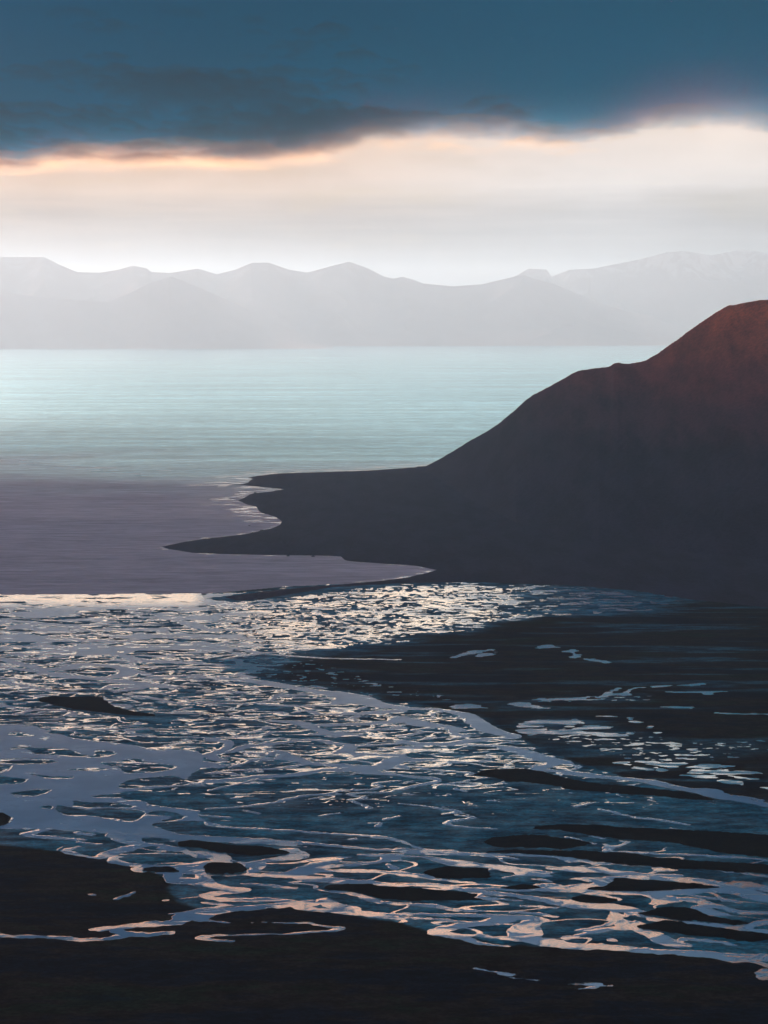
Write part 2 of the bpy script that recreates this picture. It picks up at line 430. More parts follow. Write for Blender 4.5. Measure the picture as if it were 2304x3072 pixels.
rgh = n.math('ADD', n.mixf(plume, SEA_ROUGH, SILT_ROUGH), n.math('MULTIPLY', n.math('SUBTRACT', bands, 0.5), 0.12))
nt.links.new(rgh, gl.inputs['Roughness'])
nt.links.new(bump.outputs[0], gl.inputs['Normal'])
# breaking ripples along the shore: the lee faces catch the pale sky
shore_ = n.attr('shore')
rip = n.noise(n.mapping(p, (0.55, 1.0, 1), rot=(0, 0, 0.35)), 0.03, 4, 0.65)
surf = n.math('MULTIPLY', n.maprange(shore_, 190, 8), n.maprange(rip, 0.47, 0.6))
surf = n.math('MAXIMUM', surf, n.math('MULTIPLY', n.maprange(shore_, 10, 2), n.maprange(n.noise(p, 0.02, 5, 0.65), 0.53, 0.66)))
tl_ = nt.nodes.new('ShaderNodeCombineXYZ'); nt.links.new(n.math('MULTIPLY', surf, SURF_TILT), tl_.inputs[1])
va = nt.nodes.new('ShaderNodeVectorMath'); va.operation = 'ADD'; nt.links.new(bump.outputs[0], va.inputs[0]); nt.links.new(tl_.outputs[0], va.inputs[1])
vn = nt.nodes.new('ShaderNodeVectorMath'); vn.operation = 'NORMALIZE'; nt.links.new(va.outputs[0], vn.inputs[0])
nt.links.new(vn.outputs[0], gl.inputs['Normal'])
nt.links.new(n.mixf(surf, rgh, 0.2), gl.inputs['Roughness'])
nt.links.new(n.mix(surf, tint, (1, 1, 1)), gl.inputs['Color'])
mx = n('ShaderNodeMixShader', in_0=n.math('MAXIMUM', n.math('MAXIMUM', n.math('MULTIPLY', fr.outputs[0], n.mixf(plume, 1.0, 0.6)), 0.3), n.math('MULTIPLY', surf, 0.85)), in_1=dif.outputs[0], in_2=gl.outputs[0])
nt.links.new(mx.outputs[0], out.inputs[0])
SEA_MAT = m
# ------------------------------------------------------------------ traced outlines: photo pixels -> metres on the ground
S6 = 600 / 1659.0
CROPS = dict(A=(0, 2150, S6), B=(600, 2150, S6), C=(0, 2450, S6), D=(600, 2450, S6), E=(1200, 2450, S6), F=(1704, 2450, S6),
             G=(1200, 2100, S6), H=(1704, 2100, S6), K=(600, 1750, S6), L=(0, 1750, S6), Z=(1400, 2850, 500 / 1659.0),
             J=(1352, 1880, 952 / 1659.0), Q=(1600, 1500, 704 / 1659.0), V=(950, 1550, 500 / 1659.0), W=(450, 1580, 500 / 1659.0),
             T=(650, 1400, 300 / 1659.0), P=(0, 0, 1.0), O=(0, 0, 2304 / 1659.0))
def pix(c, pts):
    x0, y0, s = CROPS[c]
    a = np.array(pts, float)
    return np.stack([x0 + a[:, 0] * s, y0 + a[:, 1] * s], -1)
def gnd(c, pts, z=0.0):
    p = pix(c, pts)
    X, Y = px_ground(p[:, 0], p[:, 1], z)
    return np.stack([X, Y], -1)
def pts2(s):      # "x,y x,y"
    return [tuple(float(v) for v in t.split(',')) for t in s.split()]

def smooth_line(P, n=6):
    """Catmull-Rom through points with extra columns (x, y, w)"""
    P = np.asarray(P, float)
    if len(P) < 3: return P
    Q = np.vstack([2 * P[0] - P[1], P, 2 * P[-1] - P[-2]])
    out = []
    for i in range(1, len(Q) - 2):
        p0, p1, p2, p3 = Q[i - 1], Q[i], Q[i + 1], Q[i + 2]
        for t in np.linspace(0, 1, n, endpoint=False):
            out.append(0.5 * (2 * p1 + (p2 - p0) * t + (2 * p0 - 5 * p1 + 4 * p2 - p3) * t * t + (3 * p1 - p0 - 3 * p2 + p3) * t ** 3))
    out.append(P[-1])
    out = np.array(out)
    if out.shape[1] > 2: out[:, 2] = np.maximum(out[:, 2], 0.6)
    return out
def smooth_poly(P, n=4):
    P = np.asarray(P, float)
    Q = np.vstack([P[-1], P, P[0], P[1]])
    out = []
    for i in range(1, len(Q) - 2):
        p0, p1, p2, p3 = Q[i - 1], Q[i], Q[i + 1], Q[i + 2]
        for t in np.linspace(0, 1, n, endpoint=False):
            out.append(0.5 * (2 * p1 + (p2 - p0) * t + (2 * p0 - 5 * p1 + 4 * p2 - p3) * t * t + (3 * p1 - p0 - 3 * p2 + p3) * t ** 3))
    return np.array(out)

class Fan:
    """points X, Y on a fan grid (rows of constant Y range, columns of constant X/Y), with fast windowed distance fields"""
    def __init__(s, X, Y, uax, yax):
        s.X, s.Y, s.u, s.y = X, Y, uax, yax
    def win(s, x0, x1, y0, y1):
        r0 = max(0, np.searchsorted(s.y, y0) - 1); r1 = min(len(s.y), np.searchsorted(s.y, y1) + 1)
        us = [x / y for x in (x0, x1) for y in (max(y0, 1), max(y1, 1))]
        c0 = max(0, np.searchsorted(s.u, min(us)) - 1); c1 = min(len(s.u), np.searchsorted(s.u, max(us)) + 1)
        return slice(r0, r1), slice(c0, c1)
    def lines(s, W, P):
        """W = max(W, halfwidth - distance) along polyline P (x, y, halfwidth)"""
        for (ax, ay, aw), (bx, by, bw) in zip(P[:-1], P[1:]):
            pad = max(aw, bw) + 14
            w = s.win(min(ax, bx) - pad, max(ax, bx) + pad, min(ay, by) - pad, max(ay, by) + pad)
            X, Y = s.X[w], s.Y[w]
            if X.size == 0: continue
            dx, dy = bx - ax, by - ay
            t = np.clip(((X - ax) * dx + (Y - ay) * dy) / (dx * dx + dy * dy + 1e-9), 0, 1)
            d = np.hypot(X - ax - t * dx, Y - ay - t * dy)
            W[w] = np.maximum(W[w], aw + (bw - aw) * t - d)
    def sdf(s, P, pad=30):
        """signed distance (inside > 0) near the polygon; returns window and values"""
        x0, y0 = P.min(0) - pad; x1, y1 = P.max(0) + pad
        w = s.win(x0, x1, y0, y1)
        X, Y = s.X[w], s.Y[w]
        ins = np.zeros(X.shape, bool); d2 = np.full(X.shape, 1e12)
        Q = np.roll(P, -1, 0)
        for (ax, ay), (bx, by) in zip(P, Q):
            dx, dy = bx - ax, by - ay
            t = np.clip(((X - ax) * dx + (Y - ay) * dy) / (dx * dx + dy * dy + 1e-9), 0, 1)
            d2 = np.minimum(d2, (X - ax - t * dx) ** 2 + (Y - ay - t * dy) ** 2)
            if ay != by:
                c = (ay > Y) != (by > Y)
                ins ^= c & (X < ax + (Y - ay) * dx / dy)
        d = np.sqrt(d2)
        return w, np.where(ins, d, -d)

# ------------------------------------------------------------------ the headland: coastal plain and dark hill
COAST = pix('O', pts2("1659,1000 920,1007 900,1009 830,1014 810,1016 700,1020 600,1023 555,1028")).tolist()
COAST += pix('T', pts2("520,183 620,205 540,230 525,262 430,290 180,297 420,305 700,330 900,352 1120,377 880,415 660,440 560,455 490,500 380,545 350,560 420,590 500,625 650,660 700,730 760,775 850,790 960,830 1040,870 1082,905 1050,965 900,1030 780,1052 600,1095 400,1130 0,1175")).tolist()
COAST += pix('W', pts2("560,115 350,150 200,180 120,200 200,225 420,260 700,272 1000,280 1659,287")).tolist()
COAST += pix('V', pts2("100,390 240,395 275,430 300,440 420,452 620,466 850,478 1000,490 1120,515 1195,530 1100,560 900,605 640,640 300,670 0,690")).tolist()
COAST += pix('W', pts2("1500,605 1100,645 850,680 700,705 840,745 1100,735")).tolist()
COAST += pix('P', [(1000, 1764), (1200, 1752), (1400, 1748), (1700, 1758), (1900, 1774), (2060, 1800), (2304, 1826), (2700, 1840), (3000, 1800), (3000, 1420)]).tolist()
COAST = np.array(COAST)
cx, cy = px_ground(COAST[:, 0], COAST[:, 1], 0.0)
coast = np.stack([cx, cy], -1)
RIDGE = pix('O', pts2("890,1009 920,1008 955,990 985,972 1020,950 1055,931 1062,926 1075,918 1115,885 1135,866 1150,855 1190,834 1215,820 1235,808 1250,802 1280,797 1312,794 1318,792 1325,786 1335,784 1345,786 1360,787 1378,784 1395,779 1420,765 1450,742 1465,733 1480,720 1520,692 1545,675 1570,661 1575,660 1580,660.5 1610,654 1640,649 1659,649 1800,640 2100,600"))
hu = np.linspace(-0.125, 0.33, 900)
hy = np.linspace(3500, 7150, 600)
HX_, HY_ = np.meshgrid(hu, hy); U = HX_.copy(); HXm = U * HY_
fan = Fan(HXm, HY_, hu, hy)
sd = np.full(HXm.shape, -60.0)
wob = 5 * fbm(HXm / 40, HY_ / 60, 3, 41)
w, v = fan.sdf(coast, 60)
sd[w] = v
sd = sd + wob * np.clip((sd + 20) / 20, 0, 1) * 0.5
zb = np.clip(sd * 0.09, -2.5, 2.5) + np.clip((sd - 28) * 0.03, 0, 9) + 0.7 * fbm(HXm / 60, HY_ / 60, 3, 44) * (sd > 15)
xg = U * F + PW / 2
ridge_y = np.interp(xg, RIDGE[:, 0], RIDGE[:, 1])
Dr = np.interp(xg, [1230, 1500, 1800, 2304, 3000], [6690, 6180, 5800, 5420, 5100])
Df = np.interp(xg, [1230, 1300, 1400, 1550, 1800, 2304, 3000], [6610, 5980, 5350, 4760, 4380, 4110, 4040])
_, zr = px_at(xg, ridge_y, Dr)
zr = np.maximum(zr, 0)
t = (HY_ - Df) / np.maximum(Dr - Df, 30)
tc = np.clip(t, 0, 1)
prof = 0.42 * tc + 0.58 * tc ** 1.9
hill = zr * prof
gul = 1 - 2 * np.abs(gnoise((HXm - 0.7 * HY_) / 95 + 0.8 * fbm(HXm / 300, HY_ / 500, 2, 52), HY_ / 900, 51))
gul2 = 1 - 2 * np.abs(gnoise((HXm - 0.7 * HY_) / 33 + 0.5 * fbm(HXm / 120, HY_ / 200, 2, 62), HY_ / 420, 61))
env = tc * np.clip(1 - tc, 0, 1) * 4
hill = hill + env * (zr / 480) * (2.2 * gul + 1.3 * gul2 + 9 * fbm(HXm / 260, HY_ / 260, 4, 53))
hill = np.where(t > 1, zr - (HY_ - Dr) * 0.42, hill)
hill = hill + np.clip(1 - np.abs(t - 1) * 9, 0, 1) * (zr > 40) * 1.2 * fbm(HXm / 14, HY_ / 200, 3, 55)
hill = np.where(zr < 6, 0, hill)
hz = np.maximum(zb, np.where(hill > 0, hill * sstep(-25, 5, sd) + np.minimum(zb, 4) * 0.5, -5))
kp = (hz[:-1, :-1] > -1.2) | (hz[1:, 1:] > -1.2) | (hz[1:, :-1] > -1.2) | (hz[:-1, 1:] > -1.2)

m, nt, out = new_mat('hill_scree'); n = N(nt)
p = n.pos(); px, py, pz = n.sep(p)
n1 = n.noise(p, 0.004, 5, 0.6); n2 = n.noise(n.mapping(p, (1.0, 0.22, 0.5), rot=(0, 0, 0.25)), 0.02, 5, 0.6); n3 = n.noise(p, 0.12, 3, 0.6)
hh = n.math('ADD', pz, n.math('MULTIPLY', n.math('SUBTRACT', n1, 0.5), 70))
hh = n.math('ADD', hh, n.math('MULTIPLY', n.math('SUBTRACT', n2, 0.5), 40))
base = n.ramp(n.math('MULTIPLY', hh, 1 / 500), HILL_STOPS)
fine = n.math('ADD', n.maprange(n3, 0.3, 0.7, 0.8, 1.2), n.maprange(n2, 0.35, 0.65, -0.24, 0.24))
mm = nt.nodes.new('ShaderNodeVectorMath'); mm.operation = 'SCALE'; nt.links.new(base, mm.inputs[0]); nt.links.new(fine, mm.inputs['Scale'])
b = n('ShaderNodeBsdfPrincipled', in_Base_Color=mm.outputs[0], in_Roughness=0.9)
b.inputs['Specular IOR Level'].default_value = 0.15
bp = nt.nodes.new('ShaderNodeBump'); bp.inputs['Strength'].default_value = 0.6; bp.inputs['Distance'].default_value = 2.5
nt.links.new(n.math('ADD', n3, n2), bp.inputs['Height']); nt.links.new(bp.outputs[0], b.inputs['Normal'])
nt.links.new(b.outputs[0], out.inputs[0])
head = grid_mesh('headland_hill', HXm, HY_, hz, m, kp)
tag(head, 'dark scree hill with a warm lit reddish top sloping to a low pointed headland in the sea', 'hill', 'structure')

# ---- the sea sheet, finer along the coast
sy = np.concatenate([np.linspace(-5500, 3000, 4), np.linspace(3350, 7300, 420), np.linspace(7500, 51000, 70)])
su = np.concatenate([np.linspace(-0.5, -0.22, 10)[:-1], np.linspace(-0.22, 0.1, 420), np.linspace(0.1, 0.5, 12)[1:]])
SU, SY = np.meshgrid(su, sy); SX = SU * np.maximum(np.abs(SY), 9000 * (SY < 3100))
sfan = Fan(SX[4:424], SY[4:424], su, sy[4:424])
shore_d = np.full(SX.shape, 400.0)
wob2 = np.zeros(SX.shape)
w, v = sfan.sdf(coast, 400)
tmp = np.full(SX[4:424].shape, 400.0); tmp[w] = np.clip(-v, -50, 400); shore_d[4:424] = tmp
# only the bay above the long spit breaks into ripples
sea = grid_mesh('sea', SX, SY, SX * 0, SEA_MAT, None, {'shore': np.where(SY < 5000, shore_d * np.where(shore_d < 11, 1.0, 6.0), shore_d)})
tag(sea, 'pale teal sea turning mauve with silt near the river mouth', 'sea', 'structure')

# boulders on the shore of the headland
def rock_mesh(seed, sx, sy, sz):
    import bmesh
    bm = bmesh.new(); bmesh.ops.create_icosphere(bm, subdivisions=3, radius=1)
    for v in bm.verts:
        c = np.array(v.co)
        k = 1 + 0.35 * float(gnoise(np.array(c[0] * 1.3 + seed), np.array(c[1] * 1.3 + c[2] * 1.7), 70 + seed)) + 0.12 * float(gnoise(np.array(c[0] * 4), np.array(c[1] * 4 + c[2] * 5), 80 + seed))
        v.co = Vector((c[0] * k * sx, c[1] * k * sy, (c[2] * k * 0.8 + 0.45) * sz))
    me = bpy.data.meshes.new('boulder'); bm.to_mesh(me); bm.free()
    return me
m, nt, out = new_mat('boulder_stone'); n = N(nt)
c = n.ramp(n.noise(n.pos(), 0.6, 4), [(0.3, (0.02, 0.02, 0.024)), (0.7, (0.05, 0.046, 0.046))])
b = n('ShaderNodeBsdfPrincipled', in_Base_Color=c, in_Roughness=0.85); nt.links.new(b.outputs[0], out.inputs[0])
for k, (x, y, sx, sz, lab) in enumerate([
        (766, 1481, 3.4, 3.0, 'rounded dark boulder on the tip of the second headland point'),
        (786, 1594, 4.6, 2.6, 'wide dark boulder on the upper shore of the long pointed spit'),
        (759, 1599, 1.6, 2.6, 'small upright rock left of the wide boulder on the long spit'),
        (864, 1668, 3.4, 2.0, 'low boulder in the water along the straight lower edge of the long spit'),
        (939, 1669, 3.6, 1.8, 'low flat boulder at the water near the notch of the cove'),
        (748, 1577, 2.2, 1.6, 'small rock awash in the bay between the two headland points')]):
    X, Y = px_ground(x, y, 0.3)
    me = rock_mesh(k * 3, sx, sx * 0.9, sz); me.materials.append(m)
    o = bpy.data.objects.new('boulder', me); col.objects.link(o)
    z = float(np.interp(0, [0], [0]))
    r = np.searchsorted(hy, Y); cc = np.searchsorted(hu, X / Y)
    o.location = (X, Y, max(float(hz[r, cc]), -0.2) - 0.2)
    tag(o, lab, 'rock', None, 'boulders along the headland shore')

# ------------------------------------------------------------------ the river delta
du = np.concatenate([np.linspace(-0.34, -0.19, 130)[:-1], np.linspace(-0.19, 0.19, 1110), np.linspace(0.19, 0.34, 130)[1:]])
drow = []
y = 1330.0
while y < 4260:
    drow.append(y); y += max(1.6, 0.42 * (y / 2000) ** 2 * 4.6)
dyv = np.array(drow)
DU, DY = np.meshgrid(du, dyv); DX = DU * DY
wx = 2.6 * fbm(DX / 26, DY / 30, 3, 101) + 1.0 * gnoise(DX / 7, DY / 9, 102)
wy = 3.4 * fbm(DX / 26, DY / 30, 3, 103) + 1.2 * gnoise(DX / 7, DY / 9, 104)
dfan = Fan(DX + wx, DY + wy, du, dyv)
dfan2 = dfan
PXx = DU * F + PW / 2                                   # only used to place the traced regions
ZW = 0.30                                               # river level

def region(c, s, soft=0):
    out_ = np.full(DX.shape, -40.0)
    w_, v_ = dfan.sdf(gnd(c, pts2(s)), 40)
    out_[w_] = v_
    return out_

# ---- the extent of the wet silt delta; all else is dark vegetated plain
DELTA = np.vstack([pix('P', pts2("-2600,1790 0,1786 480,1792 660,1784 860,1762 1040,1754 1400,1749 1700,1757 1900,1772 2060,1800 1900,1836 1640,1848 1500,1866 1450,1893 1290,1905 1150,1930 990,1960 830,1990 770,2030 850,2045 980,2070 1090,2085 1110,2102 1200,2115 1430,2148 1480,2180 1560,2212 1600,2240 1720,2285 1900,2340 2150,2400 2304,2412 2600,2440 4200,2560 4200,3000 2304,2893 2180,2872 2000,2852 1704,2842 1530,2838 1290,2797 1200,2772 1000,2740 880,2722 700,2735 640,2742 540,2712 500,2668 520,2640 400,2600 290,2572 190,2556 0,2538 -700,2500 -2600,2420"))])
gx, gy = px_ground(DELTA[:, 0], DELTA[:, 1])
delta = np.full(DX.shape, -400.0)
w, v = dfan.sdf(np.stack([gx, gy], -1), 400); delta[w] = v
soft = sstep(2350, 3000, DY)
silt = sstep(-3 - 40 * soft, 5 + 22 * soft, delta + 45 * soft * fbm(DX / 70, DY / 60, 4, 105))

# ---- big traced channels: "crop | x,y,halfwidth ..."
CH = '''
D|0,178,12 300,195,11 700,215,10 1000,240,9 1400,280,9 1659,292,10
E|0,283,10 300,300,8 700,310,5 1000,318,4 1300,335,4 1540,358,4 1659,368,6
D|1350,320,4 1600,322,6 1659,325,6
E|0,335,6 250,345,6 450,385,9 700,405,8 900,432,9 1150,470,10 1240,475,7
E|1250,430,4 1450,440,7 1659,440,8
E|900,432,5 1000,470,5 940,485,2 860,505,1.5
E|1100,515,2 1200,530,4 1250,540,3
E|1120,575,4 1250,570,7 1380,585,3 1450,580,4 1659,540,8
E|0,470,5 250,500,7 450,535,4 600,545,2.5
E|0,565,5 300,570,6 500,600,5 680,620,4 950,650,5 1200,690,9 1450,730,10 1659,748,9
E|500,600,4 820,600,4 1200,605,6 1450,610,8 1659,630,9
E|740,625,3 650,655,3 720,672,4 850,688,2 1000,692,1.5
E|740,645,2 840,660,1.5
E|230,600,3 420,600,3 520,612,3
E|0,725,4 250,735,4 400,765,4 500,775,3 650,780,2
E|0,815,4 300,810,4 700,815,5 850,830,7
E|0,835,2.5 400,860,3 620,885,6 780,868,9 900,852,7
E|640,882,7 450,918,8 290,950,7 350,972,8 480,1000,6 650,1045,4 900,1072,2
E|850,830,6 1050,842,7 1150,855,8 1070,888,9 1030,930,13 1040,975,14 1070,1010,11
E|520,990,2.5 800,1000,4 1060,1020,8 1250,1045,10 1450,1075,8 1659,1080,8
F|0,1070,8 400,1090,7 800,1125,6 1200,1155,5 1400,1172,6 1659,1180,6
F|900,1110,2 1300,1135,3 1659,1155,5
E|760,440,2 660,450,2
E|930,790,3 1080,795,3 1280,830,3
E|1000,735,2 1280,760,2
E|700,325,3 850,338,3 980,352,2
F|0,350,8 150,375,8 350,385,4 650,405,3 900,420,2
F|80,400,5 250,395,3 330,395,3
F|0,430,8 250,440,6 450,470,7 700,480,4 920,488,4
F|350,508,6 700,508,6 950,525,8 1150,545,10 1350,580,12 1450,560,10 1659,600,10
F|0,530,5 150,525,9 270,540,12 320,556,7 180,585,5 0,590,5
F|0,610,7 300,625,8 600,630,8 850,625,10 1100,605,10 1350,610,12 1659,680,12
F|650,650,4 760,670,9 820,690,9 690,718,4
F|850,680,3 1050,690,8 1150,720,5 1100,770,9 1180,800,9 1300,812,5
F|1150,720,5 1300,760,5 1420,790,6 1659,800,4
F|1000,640,3 1300,690,3 1430,715,3
F|0,715,9 250,735,9 450,770,11 560,795,9
F|450,770,9 420,830,9 440,868,10 500,890,12 540,910,9 350,927,4 200,950,5 90,942,3
F|390,860,4 300,905,3 100,940,2.5
F|540,910,6 650,960,7 750,1000,9 850,1050,9 960,1058,5
F|930,1040,4 1000,1010,3 1250,1040,3 1400,1065,2
F|560,800,3 700,850,5 900,860,4 1050,880,5 1250,900,5 1400,925,10 1500,890,6 1659,870,6
F|1400,925,6 1659,955,6
F|200,950,4 80,985,3 0,1010,4
F|300,650,3 440,690,3
F|360,1010,3 365,1025,3
F|300,280,2 500,295,2.5 900,315,3 1200,325,3 1659,362,4
F|320,275,4 345,252,5 330,238,2 312,228,2
F|350,250,4 430,237,2 500,215,3 440,203,2
F|190,160,2 290,180,2
F|0,170,2 100,190,2 225,225,2
F|520,5,2 700,20,3 900,48,3 1000,70,2
F|850,95,2 930,105,2
F|1240,448,2 1400,460,3 1659,495,3
F|1250,1165,3 1380,1195,6 1450,1190,3 1659,1232,4
F|1659,1268,5 1600,1320,4 1659,1342,4
C|380,105,5 220,140,6 260,155,5 420,165,4 600,185,5 700,195,2
C|640,130,3 750,150,6
C|230,165,2 480,185,2
C|650,210,2 820,228,3
C|1000,150,5 945,180,3 1000,198,5 1170,235,8 1050,270,9 900,310,8 800,340,4 700,325,3 550,290,5 600,262,3 660,248,2
C|1000,150,14 1150,215,6 1400,250,6 1550,300,7 1659,320,8
C|950,340,7 985,375,8 1150,402,6 1400,413,6 1659,395,8
C|1130,430,5 1180,450,4 1215,418,3
C|1330,465,4 1450,455,9 1560,440,14 1659,450,14
C|1440,480,8 1450,530,8 1550,530,10 1659,550,8
D|0,430,13 30,470,7 60,558,8 250,598,8 335,612,7 150,640,6 50,660,5 200,685,5 400,690,5 600,690,6 750,715,8
C|1330,265,5 1380,290,4
D|0,300,8 120,320,9 200,368,9 100,375,5 0,382,5
D|740,285,12 800,325,12 640,350,6 440,380,6 350,400,7
D|350,400,9 440,400,9 500,380,6 470,430,7 400,465,3
D|30,480,4 400,480,5 600,480,7 750,480,11 900,440,12 1000,390,8 1150,360,4
D|900,440,9 1100,410,6 1300,395,5 1500,365,6 1600,340,10 1659,345,10
D|1560,395,3 1600,430,5
D|750,490,8 900,510,9 1100,525,10 1250,540,8 1500,560,6 1659,570,6
D|1000,430,6 1050,450,4 1300,450,5 1659,465,5
D|350,555,2 600,570,3 780,590,4
D|1090,620,4 1250,635,4 1380,680,4 1500,705,4 1659,725,4
D|1040,700,8 1130,740,9 1220,760,9 1280,790,6
D|0,830,11 100,790,9 350,760,8 600,740,8 800,725,9 900,715,10
D|780,740,6 950,770,6 1200,790,6 1450,820,5 1659,842,5
D|1280,790,4 1659,815,4
D|0,845,10 40,860,4 130,872,2 235,882,2
C|1659,800,10 1550,830,10 1450,875,8 1250,890,7 1000,915,6 850,930,6 770,938,3
C|920,925,5 1050,970,6 1200,975,6 1420,965,3
C|1060,975,7 950,1005,5 750,1020,4 500,1005,4 300,1000,4 0,988,4 -300,980,4
C|1430,810,2 1659,770,3
D|0,765,3 150,745,3 280,735,2
D|30,710,3 150,720,3 270,735,2
D|440,880,1 700,880,1 900,885,2 1050,905,3 1170,930,4 1000,950,2.5 800,970,2.5 650,975,2 450,975,2 200,980,2 80,985,3 20,1000,6 120,1020,3 260,1032,2.5
C|980,680,2.5 1060,650,2.5 1120,630,3
C|750,650,2 780,652,2
C|1370,690,2 1385,690,2
Z|80,190,2 200,205,1.5 300,215,2 380,235,4 440,243,3
Z|400,265,1 600,295,1.2 680,305,1
Z|1040,342,2.5 1150,340,3.4 1320,347,2.5
Z|1330,352,1.2 1440,355,1
Z|1300,365,1 1260,375,1.8 1140,397,1
B|60,190,6 200,200,7 240,245,6 150,290,8 60,320,8 180,365,6
B|0,400,18 150,410,9
B|0,540,10 250,525,8 500,495,7 800,480,8 1000,440,8 1200,440,10 1450,430,12 1600,370,14 1659,350,8
B|1400,460,10 1659,487,5
B|230,295,5 400,245,7 600,225,7 800,200,5 1000,195,5 1100,220,6 1250,240,8 1180,280,9 1120,300,6
B|1250,240,5 1450,235,4 1659,225,3
B|1180,285,8 1400,310,7 1659,320,8
B|400,300,4 550,315,5 650,290,7 720,330,11 780,350,11 900,380,8 1100,400,8 1400,420,9
B|120,180,5 500,150,3 580,125,2
B|340,135,2 520,105,4 560,80,4
B|840,400,5 650,430,4 450,440,4 200,450,3 50,470,2
B|260,420,2.5 360,385,3 450,360,3 620,350,3
B|100,470,3 220,465,4 330,490,3
B|0,765,2.5 350,745,3 600,715,3 700,690,4 850,655,3 1050,640,3 1150,620,3 1400,600,3 1500,580,3 1440,555,3 1530,540,3 1659,528,3
B|0,630,4 120,600,3 250,570,3 480,520,3
B|1659,600,2.5 1570,625,3 1400,630,2.5 1230,645,3 1370,670,4 1260,690,3 1330,725,2.5 1420,760,3
B|0,815,3 250,840,3
B|370,775,2.5 470,800,3
B|1000,820,2 1150,800,2
B|880,690,2 1020,670,3
B|1520,850,2 1659,825,2.5
B|1410,880,2 1490,880,3 1460,910,2.5
B|1260,1015,4 1285,1015,4
B|0,870,5 150,905,4 350,925,3 700,940,3 1000,965,3 1300,980,4 1500,1000,4 1659,1030,4
E|0,200,3 120,245,3 240,275,3 450,285,3
B|580,30,4 700,40,6 820,50,9 950,100,8 1100,140,9 1300,150,5
B|1300,60,8 1000,70,8
B|1659,40,10 1300,60,8
B|920,140,3 1250,125,4 1659,95,7
G|0,70,8 250,75,7 420,95,8 560,130,12 640,190,13 720,240,14 850,280,12 960,305,8 750,320,6 560,340,10 400,365,10 150,360,9 0,345,6
G|560,370,6 800,380,6 900,400,10 1050,440,12 1150,475,12 1300,510,13 1400,525,6
G|1300,512,9 1220,545,8 1100,570,6
G|1180,575,6 1300,590,6 1500,610,8 1659,630,7
H|0,610,7 300,640,7 600,665,7 750,690,9 900,725,8 1000,745,8 1150,760,16 1250,790,13 1450,830,8 1659,870,9
H|1380,790,3 1600,830,4
G|0,160,15 200,200,13 420,225,8 520,255,5
G|370,90,4 250,120,4 290,140,3 200,155,5
G|550,130,5 450,155,3
G|600,210,3 650,240,4 570,255,2
G|340,240,6 440,240,8 450,280,6 550,300,5 400,325,3
G|0,300,6 150,275,4 180,265,4 110,250,3 280,225,4
G|180,325,3 300,310,3
G|620,435,2.5 730,425,3
G|0,395,6 180,385,4
G|0,490,14 100,500,10 250,490,6 300,495,4
G|0,545,8 60,570,3
G|100,550,3 280,580,3 480,595,3.5 580,605,5 550,625,3
G|0,630,4 250,645,5 310,670,4 200,700,5 80,720,4 0,745,4
G|40,685,3 100,675,3
G|260,710,1.5 400,690,2 550,670,1.8 700,650,1.8
G|660,715,1.5 840,690,2 860,675,1.5
G|0,860,2.5 200,880,3 350,905,3 460,925,4 370,945,2.5
G|470,930,2 580,950,1.5
G|480,955,2.5 610,975,3.5 500,995,2.5 390,1015,4.5 430,1040,3 600,1055,2 800,1070,2
G|450,735,2.5 530,755,3.5
G|1450,885,3 1590,855,2
H|50,880,2.5 190,855,2
H|270,905,2 400,935,2.5 520,965,2 800,1000,3 900,1020,2
K|0,490,14 60,510,8 300,540,5 480,575,7 650,595,6 900,612,5 1150,625,4 1659,632,3
K|0,560,5 200,565,4 330,585,5 150,600,4 0,612,3
K|0,670,5 350,680,6 450,705,8 380,740,9 310,755,6 420,780,9
K|450,705,5 560,705,3
K|0,775,7 200,790,9 400,805,12 600,835,13 800,870,10 1000,900,12 1200,930,20 1300,960,22 1450,1000,16 1659,1030,9
K|650,930,7 850,925,5 1100,910,5
K|0,890,4 400,900,3 690,880,3
K|650,930,5 480,990,4 0,995,3
K|880,860,2 960,850,3 1030,870,4
K|1200,950,14 1150,990,10 1000,1010,6 800,1020,5 500,1000,4
K|250,1085,3 350,1060,3 480,1045,4
K|780,1070,4 900,1055,5 1000,1085,6 1300,1080,7 1659,1060,10
K|1320,1040,3 1400,1020,4 1540,1035,4
L|0,260,5 110,255,3 330,240,8 550,250,10 700,240,4
L|0,300,7 300,330,10 600,350,10 900,340,6 1060,350,8 1250,330,6
L|1000,190,6 1080,150,8 1200,190,6
L|1270,260,6 1390,250,8 1300,280,6 1480,310,6 1560,330,14 1659,370,14
L|0,460,6 300,480,10 700,470,6 1000,480,10 1300,440,7 1500,420,10
L|300,500,8 700,560,12 950,550,14 1070,560,10 1000,590,8 1200,640,12 1659,660,8
L|0,620,8 250,690,8 400,715,12 560,700,9 700,670,10 1000,700,10 1050,750,14 900,780,8
L|0,690,6 380,740,8 520,770,10 800,790,10 1250,840,12 1450,870,6
L|0,810,6 250,860,5 480,900,4 620,905,6
L|840,880,4 960,850,10 1150,860,14 950,895,6
L|1050,920,4 1300,960,4 1500,1000,3
L|850,1000,3 1060,1020,6 1010,1045,3
L|130,1080,4 330,1050,4 560,1060,5 600,1090,8
L|1450,1060,3 1580,1030,5
L|0,1000,3 150,1050,3
L|1659,760,6 1300,770,8 1100,720,6
'''
Wt = np.full(DX.shape, -14.0)
for line in CH.strip().splitlines():
    c, s = line.split('|')
    P = np.array([[float(v) for v in t_.split(',')] for t_ in s.split()])
    g = gnd(c, P[:, :2], ZW)
    dfan.lines(Wt, smooth_line(np.column_stack([g, P[:, 2]])))

